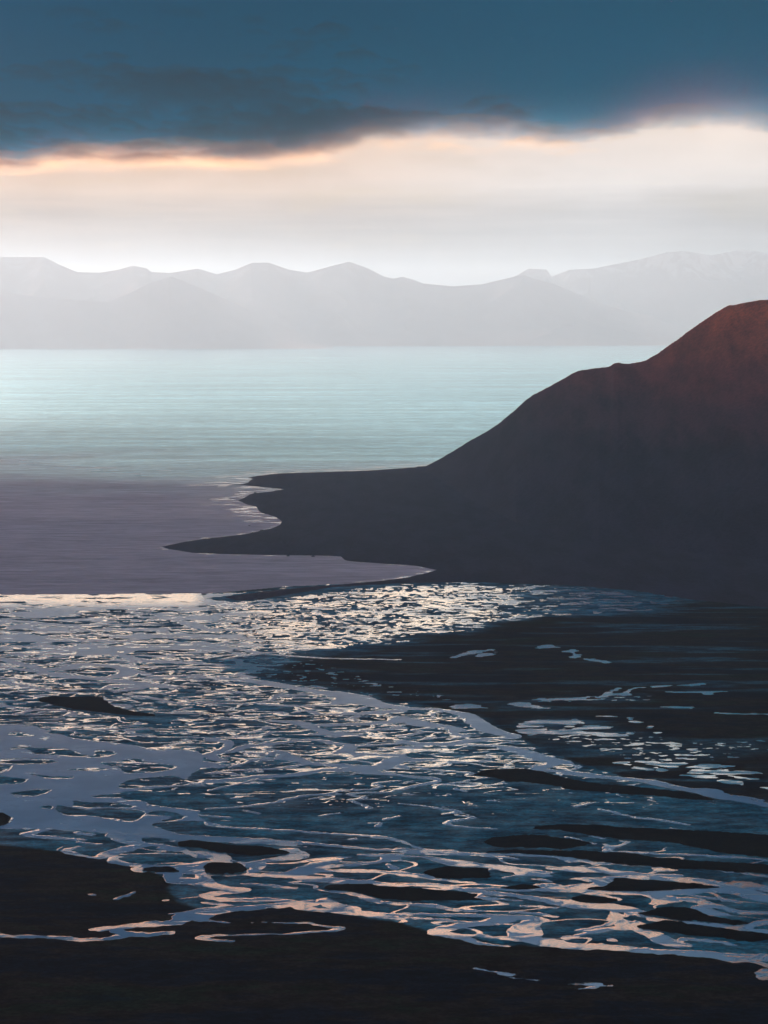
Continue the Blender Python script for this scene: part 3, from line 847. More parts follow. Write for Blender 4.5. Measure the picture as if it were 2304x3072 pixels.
# ---- open river at the left, with its silt islands
OPEN = gnd('A', pts2("-2600,-40 0,60 330,95 540,160 800,205 1110,235 1300,275 1659,285 1659,430 1560,500 1659,560 1659,590 1050,640 1040,690 1170,700 1290,740 1500,755 1659,772 1640,830 1659,860 1270,890 1330,925 1500,972 1659,980 1659,1045 1480,1035 1420,1030 1180,1005 1060,1015 1000,985 850,960 600,942 380,935 250,930 0,925 -2600,760"), ZW)
ISL = '''80,262 200,230 250,255 430,262 560,270 640,300 760,320 800,280 900,285 940,315 780,335 560,322 330,310 250,290 200,265
820,385 1000,365 1130,345 1230,380 1400,395 1470,410 1350,450 1090,468 960,420
1000,570 1060,530 1180,510 1400,490 1560,520 1640,545 1400,575 1010,590
740,662 960,635 1060,620 1300,590 1700,580 1700,765 1500,755 1290,740 1170,700 1060,680 900,668
600,700 700,705 1000,718 1080,750 800,752 650,740
450,760 510,730 680,768 900,762 1150,775 1190,810 1120,862 980,850 800,825 560,812 480,790
330,748 430,732 440,765 380,760
1215,812 1270,780 1400,790 1510,820 1500,850 1340,865 1420,830
1265,890 1380,872 1550,868 1700,880 1700,978 1500,970 1330,920
85,635 240,610 380,600 420,610 310,655 150,650
250,480 400,490 590,498 560,512 400,505 300,492
-100,485 100,500 210,525 150,553 -100,548
-100,410 90,405 30,455 -100,465
-100,360 280,345 480,375 250,390 -100,378
400,128 550,120 680,128 600,142 430,143
70,140 180,130 270,155 150,160
1160,1008 1250,1000 1400,1015 1430,1025 1330,1033 1220,1020
560,440 760,420 880,435 700,447
-300,620 -120,600 -40,640 -200,660
-500,520 -300,500 -250,540 -420,560'''
w, v = dfan.sdf(smooth_poly(OPEN, 3), 20)
Wt[w] = np.maximum(Wt[w], v)
for s in ISL.splitlines():
    w, v = dfan.sdf(smooth_poly(gnd('A', pts2(s), ZW)), 12)
    Wt[w] = np.minimum(Wt[w], np.where(v > -12, -v, 99))
for s in ("D|800,232 950,235 1200,262 1659,290 1659,308 1300,295 1050,275 880,252",
          "D|770,188 900,192 1120,205 1000,207",
          "E|20,342 200,345 260,365 180,378 60,370", "E|50,400 150,385 230,410 150,422 70,415", "E|280,320 420,335 460,355 320,345",
          "E|1320,385 1480,372 1600,395 1480,410 1360,400", "E|1230,520 1400,512 1600,545 1450,556 1290,548", "E|1240,470 1400,462 1530,490 1400,500 1260,490",
          "E|1420,660 1659,655 1659,700 1500,690", "C|1150,265 1240,252 1330,280 1480,290 1600,330 1659,350 1659,375 1450,398 1200,395 1050,375 970,340 1080,320",
          "F|440,800 480,795 470,815", "F|480,835 560,825 650,845 560,862 490,855", "D|1110,395 1200,370 1420,350 1500,345 1450,368 1250,390"):
    c, s = s.split('|')
    w, v = dfan.sdf(smooth_poly(gnd(c, pts2(s), ZW)), 12)
    Wt[w] = np.minimum(Wt[w], np.where(v > -12, -v, 99))

# ---- untraced braiding: level sets of warped noise
def band(scale, seed, width, ax=1.0, warp=0.5):
    qx = DX / scale + warp * fbm(DX / scale * 0.6, DY / scale * 0.6, 3, seed + 1)
    qy = DY / (scale * ax) + warp * fbm(DX / scale * 0.6, DY / scale * 0.6, 3, seed + 2)
    return (width - np.abs(fbm(qx, qy, 2, seed, 0.4))) * scale * 0.55 * min(1.0, ax * 1.5)
def blob(scale, seed, thr, ax=1.0):
    return (fbm(DX / scale, DY / (scale * ax), 3, seed, 0.55) - thr) * scale * 0.6
# photo-region weights
def wmap(c, s, soft):
    a = region(c, s)
    return sstep(-soft, soft, a)
yi = HORIZON + CAMZ / DY * F                             # approx. photo row of a ground point
up_left = sstep(2130, 2010, yi) * sstep(1120, 760, PXx - (yi - 1900) * 1.2) * silt
left_top = sstep(2000, 1850, yi) * sstep(760, 420, PXx) * silt
wet_band = wmap('P', "640,1800 860,1785 1100,1762 1400,1755 1560,1765 1500,1830 1430,1880 1290,1905 1150,1925 1000,1950 860,1960 720,1940 640,1880", 30)
far_right = wmap('P', "1350,1752 1700,1757 1900,1772 2080,1800 2000,1835 1700,1845 1400,1880", 30)
patch = wmap('P', "830,2030 1000,1985 1280,1985 1300,2070 1150,2085 980,2065", 14)
mid = silt * sstep(2420, 2300, yi) * sstep(1900, 2050, yi)
low = silt * sstep(2480, 2600, yi)
Wt = Wt + np.where(Wt > -12, 1.5 * fbm(DX / 7, DY / 11, 3, 151) + 1.2 * fbm(DX / 20, DY / 26, 2, 153), 0)
W = Wt.copy()
NEG = -14.0
def lay(Wn, weight, cut=0.5):
    return np.where(weight > 0.02, Wn + (weight - 1) * 12 * cut, NEG)
W = np.maximum(W, lay(band(170, 201, 0.085, 0.38), up_left))
W = np.maximum(W, lay(band(110, 211, 0.065, 0.38), up_left))
W = np.maximum(W, lay(blob(120, 221, 0.08, 0.5) - 1.5, left_top))
W = np.maximum(W, lay(band(140, 231, 0.055, 0.4), np.minimum(mid, 1) * 0.95))
W = np.maximum(W, lay(band(150, 241, 0.04, 0.4), low * 0.9))
# small creeks and puddles in the silt
gate = fbm(DX / 80, DY / 45, 3, 305)
W = np.maximum(W, np.where(gate > -0.08, lay(band(66, 301, 0.085, 0.33) - 0.2, silt * sstep(2700, 2350, yi)), NEG))
W = np.maximum(W, lay(band(105, 321, 0.04, 0.36), np.minimum(mid, 1)))
gate2 = fbm(DX / 60, DY / 80, 2, 315)
W = np.maximum(W, np.where(gate2 > 0.08, lay(blob(24, 311, 0.33, 0.5), silt * sstep(2560, 2200, yi)), NEG))
spk = blob(15, 331, 0.20, 1.3) + 2.6 * fbm(DX / 150, DY / 70, 3, 333)
W = np.maximum(W, lay(spk, wet_band))
W = np.maximum(W, lay(blob(60, 335, 0.27, 0.45) + 4 * fbm(DX / 200, DY / 60, 2, 336), wet_band))
W = np.maximum(W, lay(blob(60, 341, 0.27, 0.6) + 2.5 * fbm(DX / 160, DY / 90, 2, 343), far_right))
W = np.maximum(W, lay(blob(34, 351, 0.14, 0.5) + 1.5 * fbm(DX / 60, DY / 40, 2, 353), patch))
# the outer beach in front of the sea
beach = wmap('P', "640,1800 600,1797 860,1768 1040,1755 1180,1750 1180,1754 1000,1775 870,1792 700,1806", 8)
W = W - 16 * beach
shorefilm = sstep(1840, 1800, yi) * sstep(640, 560, PXx)
W = np.maximum(W, lay(blob(90, 361, -0.08, 0.35) + 3 * fbm(DX / 40, DY / 30, 3, 363), shorefilm))
silt = np.maximum(silt, shorefilm)

# ---- dark vegetated islets and bars: things of their own, standing on the flat
ISLETS = [
 ('D', "-185,215 -150,205 -60,195 0,200 150,222 300,235 450,246 620,262 740,300 660,318 560,325 350,322 100,290 0,265 -160,250", 1.9, 'long flat topped dark islet tapering to the right beside the wide left channel'),
 ('D', "25,405 80,382 160,378 250,383 335,390 380,430 350,460 200,470 60,465 30,440", 2.2, 'small oval dark islet in the middle of the peach coloured pool'),
 ('A', "-500,780 -200,790 0,800 60,815 98,848 70,880 0,905 -300,930 -520,900", 2.4, 'blunt dark tongue of turf reaching into the wide river from the left edge'),
 ('L', "350,945 500,940 680,940 830,945 890,975 950,1020 1100,1062 1250,1080 1290,1106 1100,1100 850,1072 600,1045 430,1005 330,980", 1.2, 'long dark bar slanting down to the right among the pale upper left channels'),
 ('G', "600,622 720,578 880,570 1020,570 1180,595 1400,650 1620,690 1900,715 2100,735 2395,770 2620,828 2400,830 2100,800 1800,780 1659,765 1400,748 1300,722 1080,690 900,680 760,640", 1.0, 'long dark bar beneath the main channel that bends to the right edge'),
 ('E', "700,200 780,172 900,155 1100,155 1400,180 1600,222 1450,262 1300,268 1100,262 850,258 720,235", 1.0, 'lens shaped dark bar with a fine creek at its right end'),
 ('E', "1080,105 1180,80 1250,70 1393,64 1659,72 1900,90 2400,110 3050,150 3300,200 3300,345 3050,342 2800,322 2500,272 2300,226 2050,206 1800,190 1600,158 1400,130 1250,112", 1.3, 'broadest dark bar, along the right edge above the pale blue silt strip'),
 ('E', "720,296 900,275 1300,280 1659,292 1890,302 2200,340 2600,372 3050,396 3300,420 3300,500 3050,478 2700,455 2300,430 1900,395 1600,372 1540,350 1300,325 1000,308", 1.1, 'narrow dark bar under the pale blue silt strip, running out at the right edge'),
 ('E', "-40,588 0,588 200,595 400,614 520,626 640,640 625,665 700,684 560,700 300,706 0,698 -60,640", 1.0, 'blunt dark brown bar above the peach hairpin bend'),
 ('E', "200,468 280,430 400,412 560,424 700,430 760,470 740,510 560,520 350,508", 0.9, 'roundish dark bar left of the small orange puddle'),
 ('D', "1040,598 1100,565 1300,558 1500,570 1659,582 1800,600 1780,660 1659,688 1500,688 1380,655 1250,622", 1.1, 'dark bar right of the wide peach pool, pointed to the left'),
 ('F', "350,540 400,508 600,520 800,535 1000,552 1150,565 1265,582 1150,594 900,604 700,618 500,615 200,605 130,598 280,572", 1.0, 'long twin tailed dark bar at the right between two pale channels'),
 ('F', "580,802 650,785 720,765 900,748 1050,770 1150,825 1300,845 1500,872 1400,892 1250,885 1100,868 950,858 800,840", 1.7, 'dark humped bar at lower right, darkest above the last thin channel'),
 ('F', "560,905 700,880 800,862 960,872 1200,912 1400,945 1659,968 1800,985 1800,1010 1659,1020 1550,1045 1200,1010 900,975 700,945", 1.5, 'long dark bar along the lower right edge, below the humped bar'),
 ('F', "20,672 150,650 350,672 430,695 350,718 100,705", 0.7, 'small dark lens between two parallel pale channels'),
 ('E', "820,588 1000,562 1100,568 1160,592 1000,602 900,600", 0.7, 'smallest dark lens left of the blunt pale pool'),
 ('C', "1180,445 1230,420 1330,412 1430,425 1490,460 1400,466 1280,462", 0.8, 'little dark bar at the corner of the left bank by the peach pool'),
]
islet_mask = np.full(DX.shape, -20.0)
for c, s, hgt, lab in ISLETS:
    w, v = dfan.sdf(smooth_poly(gnd(c, pts2(s), ZW)), 20)
    islet_mask[w] = np.maximum(islet_mask[w], v)
W = np.where(islet_mask > -20, np.minimum(W, -islet_mask + 1.5), W)   # channels stop at the islets

# outside the delta only traced water and the marsh ponds
W = np.where(silt > 0.5, W, np.where(Wt > -3, Wt, NEG))

# ---- marsh ponds on the dark plain (things of their own)
PONDS = [
 ('J', "0,158 60,140 120,124 225,117 215,135 130,140 60,155 20,165", 'pale winding pond, highest of the ponds on the dark plain'),
 ('J', "135,150 160,138 220,125 228,145 190,155 150,158", 'speckled pond joined to the right end of the highest winding pond'),
 ('J', "440,112 475,98 520,96 560,108 500,113", 'small speckled pool in the middle of the upper dark plain'),
 ('J', "590,132 630,120 660,125 650,140 685,150 660,166 612,163 650,150 628,136", 'thin S shaped creek pool on the upper dark plain'),
 ('J', "680,170 740,172 800,178 835,185 812,191 790,182 720,175", 'short straight creek ending in a bright blob'),
 ('J', "720,378 800,355 830,335 885,320 890,330 850,345 870,350 930,330 960,318 1010,316 940,330 935,355 900,362 860,358 800,372", 'branching bright creek pool in the middle of the dark plain'),
 ('J', "1040,315 1090,310 1140,308 1130,315 1060,318", 'short bright dash of water right of the branching creek pool'),
 ('J', "1205,305 1260,300 1325,298 1300,305 1230,308", 'thin bright dash of water, upper right of the dark plain'),
 ('J', "1125,340 1250,338 1320,336 1445,340 1400,346 1340,355 1300,348 1200,344", 'ragged bright streak of water at the right of the dark plain'),
 ('J', "430,380 520,374 640,374 720,368 760,375 840,378 760,384 640,381 520,383", 'long thin broken streak below the branching creek pool'),
 ('J', "300,405 340,397 400,400 430,410 500,424 440,425 360,420", 'small cream coloured puddle above the main channel bend'),
 ('J', "0,415 60,405 130,408 185,425 100,425 20,428", 'cream coloured puddle at the top of the right main channel'),
 ('J', "1100,418 1200,420 1295,427 1200,428", 'faint straight streak on the dark plain'),
 ('J', "1390,451 1480,452 1659,454 1800,455 1800,461 1659,460 1480,457", 'straight bright line of water at the right edge of the dark plain'),
 ('J', "345,550 380,530 450,538 500,545 560,540 620,535 700,520 770,513 840,520 800,530 720,535 680,545 760,555 860,560 935,568 820,573 700,562 560,562 440,560", 'large bright crescent pond on the dark plain beside the main channel'),
 ('J', "355,520 400,495 480,488 560,490 640,490 700,500 620,512 520,505 420,512 380,525", 'speckled arc of puddles along the far side of the crescent pond'),
 ('J', "755,466 820,467 915,473 830,470", 'hair thin creek leading to the bright blob pool'),
 ('J', "918,480 935,474 955,485 990,500 960,497 930,490", 'bright arrow shaped pool on the dark plain'),
 ('J', "1028,524 1045,521 1052,528 1035,531", 'tiny bright pool below the arrow shaped pool'),
 ('J', "1062,555 1080,553 1098,557 1078,560", 'tiny bright dash of water right of the crescent pond'),
 ('J', "840,714 920,708 950,722 1000,738 1060,742 1040,752 1000,748 940,730 880,718", 'narrow pond arm, leftmost of the white marsh ponds'),
 ('J', "990,705 1060,703 1130,712 1220,710 1205,728 1170,738 1120,735 1060,722", 'upper white marsh pond with a rounded right end'),
 ('J', "1060,740 1100,735 1128,742 1105,760 1085,752", 'small white marsh pond under the upper one'),
 ('J', "1230,735 1300,722 1400,722 1490,727 1440,738 1380,745 1300,740", 'white marsh pond with a flat top, upper right of the cluster'),
 ('J', "1240,762 1270,752 1330,752 1380,742 1440,750 1520,755 1630,768 1560,770 1480,768 1400,775 1340,765 1290,770", 'longest white marsh pond, running to the right'),
 ('J', "1205,778 1270,772 1340,775 1400,772 1360,788 1280,786", 'low white marsh pond beneath the longest one'),
 ('J', "1440,775 1520,785 1600,797 1540,795 1470,785", 'thin white tail of water right of the low marsh pond'),
 ('J', "1400,805 1460,800 1510,805 1525,828 1480,822 1430,815", 'white marsh pond lowest in the cluster, above the main channel'),
 ('J', "1630,842 1680,838 1700,845 1650,847", 'white dash of water at the right edge above the main channel'),
]
pond_mask = np.full(DX.shape, -20.0)
pond_polys = []
for c, s, lab in PONDS:
    g = gnd(c, pts2(s), ZW)
    cen = g.mean(0)
    P = smooth_poly(g, 3)
    pond_polys.append(P)
    w, v = dfan.sdf(P, 12)
    pond_mask[w] = np.maximum(pond_mask[w], v)
# broken glints of standing water between the tussocks
marsh = wmap('J', "340,505 450,485 640,480 850,515 1000,560 1300,600 1659,590 1659,660 1400,690 1300,720 1000,720 900,690 760,660 600,620 440,610 400,580", 20)
marsh2 = wmap('J', "430,375 700,365 1000,355 1000,395 700,395 440,395", 16)
marsh3 = wmap('P', "640,1985 760,2030 900,2055 1150,2090 1300,2110 1352,2120 1352,2085 1200,2070 1000,2000 800,1960", 16) * 0.9
Wm = np.maximum(lay(blob(20, 401, 0.24, 0.55) + 3.4 * fbm(DX / 120, DY / 60, 3, 403) - 0.6, np.maximum(marsh, marsh3)), lay(blob(22, 411, 0.2, 0.5) + 2.0 * fbm(DX / 80, DY / 40, 2, 413) - 0.5, marsh2))
W = np.maximum(W, Wm)

# ---- ground height
wl = np.maximum(W, np.minimum(np.where(pond_mask > -9, pond_mask + 9.0 * fbm(DX / 40, DY / 10, 4, 801) + 1.2 * fbm(DX / 9, DY / 9, 2, 803) + 0.4, -20), 2.5))
relief = 0.10 * fbm(DX / 22, DY / 22, 4, 501) + 0.05 * fbm(DX / 5, DY / 7, 2, 503)
veg = 1 - silt
bank = np.clip(-wl, 0, 9)
zg = ZW + np.where(wl > 0, -np.clip(wl * 0.12, 0, 0.5) - 0.03, 0.03 + np.clip(bank * 0.06, 0, 0.28) + np.maximum(relief, -0.02) * np.clip(bank * 0.3, 0, 1) * (1 + 1.5 * veg))
zg = zg + veg * sstep(-4, -60, delta) * sstep(8, 30, bank) * 0.0
# hummocks of the foreground tundra (nearest slope rises towards the photographer's mountain)
rise = sstep(1800, 1330, DY) * 26
zg = zg + np.where(wl > -2, 0, rise * 0.0)
hum = veg * sstep(1720, 1500, DY)
zg = zg + hum * np.clip(bank - 3, 0, 6) / 6 * (2.2 * (fbm(DX / 90, DY / 60, 4, 511) + 0.3) + 0.5 * fbm(DX / 14, DY / 14, 3, 513))
zg = np.where(wl < -0.5, np.maximum(zg, ZW + 0.02), zg)
# fade under the sea along the top shore
shore = np.full(DX.shape, 60.0)
SH = np.array(pts2("-4000,1788 0,1786 300,1784 500,1781 620,1782 860,1760 1040,1752 1180,1748 1400,1745 1900,1745 6500,1745 6500,3400 -4000,3400"))
sx_, sy_ = px_ground(SH[:, 0], SH[:, 1])
w, v = dfan.sdf(np.stack([sx_, sy_], -1), 60)
sv = np.full(DX.shape, -60.0); sv[w] = np.minimum(v, 60)
zg = np.where(sv < 0, np.minimum(zg, sv * 0.05 - 0.1), zg)
kp = (sv[:-1, :-1] > -12)
film = fbm(DX / 55, DY / 30, 4, 521) * 0.5 + 0.5

m, nt, out = new_mat('river_flat_ground'); n = N(nt)
p = n.pos(); px, py, pz = n.sep(p)
a_silt = n.attr('silt'); a_wet = n.attr('wet')
s1 = n.noise(n.mapping(p, (0.55, 1.2, 0.2), rot=(0, 0, 0.15)), 0.035, 6, 0.68)
s2 = n.noise(n.mapping(p, (1, 1, 0.2)), 0.009, 4, 0.55)
s3 = n.noise(p, 0.25, 4, 0.6)
silt_c = n.ramp(n.math('ADD', n.math('MULTIPLY', s1, 0.6), n.math('MULTIPLY', s2, 0.4)), SILT_STOPS)
s4 = n.noise(n.mapping(p, (0.25, 1.0, 0.2), rot=(0, 0, 0.06)), 0.016, 5, 0.6)
veg_c = n.ramp(n.math('ADD', n.math('MULTIPLY', s1, 0.4), n.math('MULTIPLY', s4, 0.6)), VEG_STOPS)
cc = n.mix(a_silt, veg_c, silt_c)
vm = nt.nodes.new('ShaderNodeVectorMath'); vm.operation = 'SCALE'; nt.links.new(cc, vm.inputs[0]); nt.links.new(n.math('MULTIPLY', n.maprange(s3, 0.3, 0.7, 0.6, 1.4), n.maprange(n.noise(n.mapping(p, (0.5, 1, 1)), 0.08, 4, 0.65), 0.35, 0.65, 0.6, 1.4)), vm.inputs['Scale'])
b = n('ShaderNodeBsdfPrincipled', in_Base_Color=vm.outputs[0])
wet = n.math('MULTIPLY', a_silt, n.maprange(s1, 0.4, 0.62, 0.05, 1.0))
nt.links.new(n.mixf(wet, 0.95, 0.55), b.inputs['Roughness'])
nt.links.new(n.mixf(wet, 0.0, SILT_SPEC), b.inputs['Specular IOR Level'])
b.inputs['Specular Tint'].default_value = (0.1, 0.7, 1.0, 1)
bp = nt.nodes.new('ShaderNodeBump'); bp.inputs['Strength'].default_value = 0.5; bp.inputs['Distance'].default_value = 0.6
nt.links.new(n.math('ADD', s3, s1), bp.inputs['Height']); nt.links.new(bp.outputs[0], b.inputs['Normal'])
nt.links.new(b.outputs[0], out.inputs[0])
damp = np.clip(silt + 0.5 * sstep(0.12, 0.42, fbm(DX / 300, DY / 45, 4, 541)) * sstep(1900, 2300, DY) + 0.35 * np.maximum(marsh, marsh2), 0, 1)
flat = grid_mesh('river_flat', DX, DY, zg, m, kp, {'silt': damp, 'wet': film})
# the valley floor beyond the frame: below the photographer and to both sides
for nm, u0, u1, y0, y1, nu_, ny_, lab in (('valley_floor', -0.75, 0.75, 350, 1345, 160, 90, 'dark tundra slope below the viewpoint, under the lower edge of the picture'),
                                   ('valley_floor', 0.338, 0.8, 1330, 4260, 60, 120, 'dark valley floor beyond the right edge of the picture'),
                                   ('valley_floor', -0.8, -0.338, 1330, 3700, 60, 100, 'dark valley floor beyond the left edge of the picture')):
    EU, EY = np.meshgrid(np.linspace(u0, u1, nu_), np.linspace(y0, y1, ny_)); EX = EU * EY
    ez = ZW + 0.25 + (0.4 * (fbm(EX / 90, EY / 60, 4, 511) + 0.3) + 0.3 if y1 < 1400 else 0.15 * fbm(EX / 30, EY / 30, 3, 511))
    if y1 < 1400: ez = ez + np.clip((1250 - EY) / 900, 0, 1) ** 1.5 * 330
    e_ = grid_mesh(nm, EX, EY, ez, m, None, {'silt': EX * 0, 'wet': EX * 0})
    tag(e_, lab, 'ground', 'structure')
tag(flat, 'broad dark blue silt flat of the river delta with brown tundra in front', 'ground', 'structure')

# ---- river water: level sheet in the channels
m, nt, out = new_mat('river_water'); n = N(nt)
p = n.pos(); px, py, pz = n.sep(p)
a_d = n.attr('bankdist')
r1 = n.noise(n.mapping(p, (1, 1.5, 1)), 0.05, 4, 0.6)
r2 = n.noise(n.mapping(p, (1, 1, 1)), 0.014, 3, 0.5)
r3 = n.noise(n.mapping(p, (1, 1.2, 1)), 0.35, 3, 0.6)
a_l = n.attr('lee'); a_g = n.attr('glitter')
r4 = n.noise(n.mapping(p, (1, 1.6, 1)), 0.022, 4, 0.6)
width = n.math('MULTIPLY_ADD', n.maprange(r4, 0.42, 0.72), 9.0, 0.9)
shallow = n.math('SUBTRACT', 1.0, n.math('DIVIDE', a_d, width), clamp=True)
shallow = n.maprange(shallow, 0.1, 0.6)
edge = n.math('MULTIPLY', shallow, n.maprange(a_l, 0.05, 0.6))
edge = n.math('MULTIPLY', edge, n.maprange(r1, 0.29, 0.43))
small = n.math('MULTIPLY', n.attr('creek'), n.math('MULTIPLY', n.maprange(r1, 0.36, 0.5), n.maprange(r4, 0.41, 0.53, 0.15, 1.0)))
glint_mask = n.math('MULTIPLY', n.maprange(r1, 0.52, 0.68), n.math('MULTIPLY', n.maprange(r2, 0.47, 0.66), 0.7))
peach_mask = n.math('MULTIPLY', n.maprange(n.noise(n.mapping(p, (0.7, 1.2, 1)), 0.022, 5, 0.6, dist=1.0), 0.45, 0.57), n.maprange(py, 2100, 1860))
glint_mask = n.math('MAXIMUM', n.math('MULTIPLY', peach_mask, 0.85), glint_mask)
glint_mask = n.math('MAXIMUM', n.math('MAXIMUM', edge, glint_mask), n.math('MAXIMUM', small, n.math('MULTIPLY', a_g, n.maprange(r1, 0.3, 0.5, 0.55, 1.0))))
tiltf = n.math('MULTIPLY_ADD', n.math('SUBTRACT', r3, 0.5), 0.05, n.math('SUBTRACT', n.math('DIVIDE', 250.0, py), 0.052))   # tilt set by distance so the sky band is mirrored towards the viewer
bump = nt.nodes.new('ShaderNodeBump'); bump.inputs['Strength'].default_value = 1; bump.inputs['Distance'].default_value = 1
nt.links.new(n.math('MULTIPLY', r3, 0.12), bump.inputs['Height'])
# glints: normals leaned within the mask to pick up bright sky
tl_ = nt.nodes.new('ShaderNodeCombineXYZ'); nt.links.new(n.math('MULTIPLY', glint_mask, n.mixf(n.attr('marsh'), tiltf, -0.115)), tl_.inputs[1])
va = nt.nodes.new('ShaderNodeVectorMath'); va.operation = 'ADD'; nt.links.new(bump.outputs[0], va.inputs[0]); nt.links.new(tl_.outputs[0], va.inputs[1])
vn = nt.nodes.new('ShaderNodeVectorMath'); vn.operation = 'NORMALIZE'; nt.links.new(va.outputs[0], vn.inputs[0])
gl = n('ShaderNodeBsdfGlossy', in_Color=n.mix(glint_mask, RIV_TINT, n.mix(n.maprange(py, 2150, 1800), GLINT_TINT, PEACH_GLINT)))  # peach sky reflection put into the gloss colour of the nearer water
nt.links.new(n.mixf(glint_mask, RIV_ROUGH, GLINT_ROUGH), gl.inputs['Roughness']); nt.links.new(vn.outputs[0], gl.inputs['Normal'])
far_ = n.maprange(n.math('MULTIPLY_ADD', px, -0.6, py), 2100, 3000)
body = n.mix(far_, RIV_BODY, RIV_BODY_SEAWARD)  # mauve seaward body colour stands in for sky reflection and haze
vb = nt.nodes.new('ShaderNodeVectorMath'); vb.operation = 'SCALE'; nt.links.new(body, vb.inputs[0]); nt.links.new(n.maprange(r2, 0.35, 0.65, 0.9, 1.2), vb.inputs['Scale'])
dif = n('ShaderNodeBsdfDiffuse', in_Color=vb.outputs[0])
mx = n('ShaderNodeMixShader', in_0=n.mixf(glint_mask, 0.5, 0.97), in_1=dif.outputs[0], in_2=gl.outputs[0])
nt.links.new(mx.outputs[0], out.inputs[0])
wat = np.where(sv < -2, -9, W)
kw = np.maximum.reduce([wat[:-1, :-1], wat[1:, :-1], wat[:-1, 1:], wat[1:, 1:]]) > -0.6
RIVER_MAT = m
Ws = np.clip(W, -3, 12)
gy_ = np.gradient(Ws, axis=0) / np.gradient(DY, axis=0); gx_ = np.gradient(Ws, axis=1) / np.gradient(DX, axis=1)
creek = sstep(2.6, 1.2, W) * (np.maximum(Wt, pond_mask) < 0.0)
lee = np.clip(-0.85 * gy_ + 0.5 * gx_, 0, 1)
wet_soft = wmap('P', "640,1800 860,1785 1100,1762 1400,1755 1560,1765 1500,1830 1430,1880 1290,1905 1150,1925 1000,1950 860,1960 720,1940 640,1880", 90) if False else np.clip(wet_band * (0.75 + 0.9 * fbm(DX / 120, DY / 90, 3, 701)) * sstep(640, 900, PXx + 300 * fbm(DX / 150, DY / 120, 3, 703)), 0, 1)
marshy = np.maximum(np.maximum(marsh, marsh2), np.maximum(marsh3, patch))
glit = np.maximum(np.maximum(wet_soft, shorefilm), marshy) * (1 - 0.55 * far_right * (PXx > 1560))
riv = grid_mesh('river', DX, DY, DX * 0 + ZW, m, kw, {'bankdist': np.clip(W, -1, 20), 'lee': lee, 'glitter': glit, 'creek': creek, 'marsh': marshy})
tag(riv, 'braided silver river channels winding across the dark silt flat', 'river', 'structure')

# ---- pond water
m, nt, out = new_mat('pond_water'); n = N(nt)
p = n.pos(); r1 = n.noise(n.mapping(p, (0.3, 1.3, 1)), 0.06, 4, 0.6)
pt = n.attr('pale')
tl_ = nt.nodes.new('ShaderNodeCombineXYZ'); nt.links.new(n.math('MULTIPLY', n.maprange(r1, 0.36, 0.56, 0.15, 1.0), n.math('MULTIPLY', pt, -0.115)), tl_.inputs[1]); tl_.inputs[2].default_value = 1  # normals leaned towards the viewer to mirror the added cloud hole
vn = nt.nodes.new('ShaderNodeVectorMath'); vn.operation = 'NORMALIZE'; nt.links.new(tl_.outputs[0], vn.inputs[0])
gl = n('ShaderNodeBsdfGlossy', in_Color=(1, 0.99, 0.95), in_Roughness=0.14); nt.links.new(vn.outputs[0], gl.inputs['Normal'])
dif = n('ShaderNodeBsdfDiffuse', in_Color=(0.3, 0.3, 0.32))
mx = n('ShaderNodeMixShader', in_0=0.92, in_1=dif.outputs[0], in_2=gl.outputs[0]); nt.links.new(mx.outputs[0], out.inputs[0])
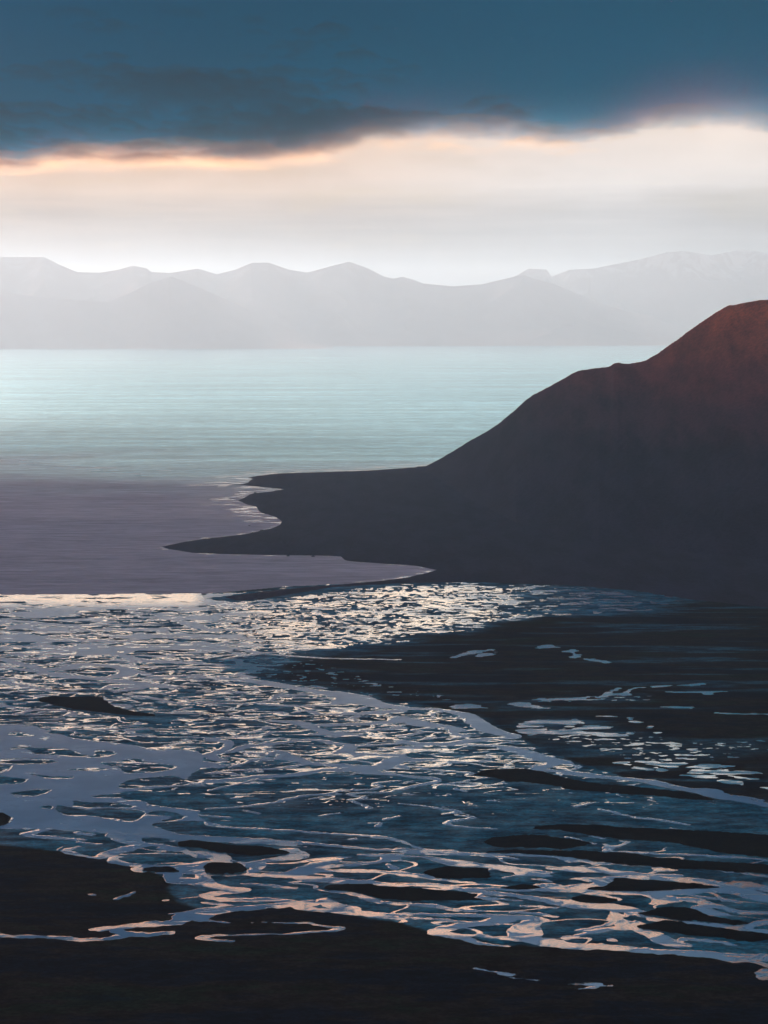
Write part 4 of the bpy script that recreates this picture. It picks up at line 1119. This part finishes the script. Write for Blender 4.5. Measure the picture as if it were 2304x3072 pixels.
# ---- ponds: one sheet each, lying in its own hollow
for (c, s, lab), P in zip(PONDS, pond_polys):
    w, v = dfan.sdf(P, 9)
    if v.size == 0: continue
    v = v + 9.0 * fbm(DX[w] / 40, DY[w] / 10, 4, 801) + 1.2 * fbm(DX[w] / 9, DY[w] / 9, 2, 803) + 0.4
    k_ = np.maximum.reduce([v[:-1, :-1], v[1:, :-1], v[:-1, 1:], v[1:, 1:]]) > -0.3
    if not k_.any(): continue
    o = grid_mesh('pond', DX[w], DY[w], DX[w] * 0 + ZW + 0.004, m, k_, {'pale': np.clip(1.2 - np.clip(v, 0, 20) / 26, 0.5, 1) * (1 + 0 * v)})
    tag(o, lab, 'pond', 'structure', 'bright ponds on the dark plain')

# ---- islets
m, nt, out = new_mat('islet_turf'); n = N(nt)
p = n.pos(); s1 = n.noise(n.mapping(p, (1, 1.5, 1)), 0.06, 5, 0.65); s3 = n.noise(p, 0.4, 3, 0.6)
c = n.ramp(n.math('ADD', n.math('MULTIPLY', s1, 0.6), n.math('MULTIPLY', s3, 0.4)), ISLET_STOPS)
b = n('ShaderNodeBsdfPrincipled', in_Base_Color=c, in_Roughness=1.0); b.inputs['Specular IOR Level'].default_value = 0.0
bp = nt.nodes.new('ShaderNodeBump'); bp.inputs['Distance'].default_value = 0.5; nt.links.new(s3, bp.inputs['Height']); nt.links.new(bp.outputs[0], b.inputs['Normal'])
nt.links.new(b.outputs[0], out.inputs[0])
for k, (c, s, hgt, lab) in enumerate(ISLETS):
    P = smooth_poly(gnd(c, pts2(s), ZW))
    w, v = dfan.sdf(P, 8)
    if v.size == 0: continue
    X_, Y_ = DX[w], DY[w]
    v = v + 2.6 * fbm(X_ / 16, Y_ / 12, 5, 600 + k, 0.6)
    z = ZW - 0.25 + np.clip(v * 0.55, -0.6, 0.25 + 0.45 * hgt) + np.clip(v * 0.04, 0, 0.25 * hgt) + 0.16 * fbm(X_ / 5, Y_ / 6, 3, 640 + k) * (v > 0)
    k_ = np.maximum.reduce([v[:-1, :-1], v[1:, :-1], v[:-1, 1:], v[1:, 1:]]) > -0.8
    if not k_.any(): continue
    o = grid_mesh('islet', X_, Y_, z, m, k_)
    tag(o, lab, 'islet', None, 'dark islets and bars in the delta')
# ------------------------------------------------------------------ render settings
scene.view_settings.view_transform = 'Standard'; scene.view_settings.look = 'None'
scene.view_settings.exposure = 0.12; scene.view_settings.gamma = 1.0
scene.render.engine = 'CYCLES'
scene.cycles.use_denoising = True
scene.cycles.volume_bounces = 5
scene.cycles.max_bounces = 8
scene.cycles.sample_clamp_indirect = 6
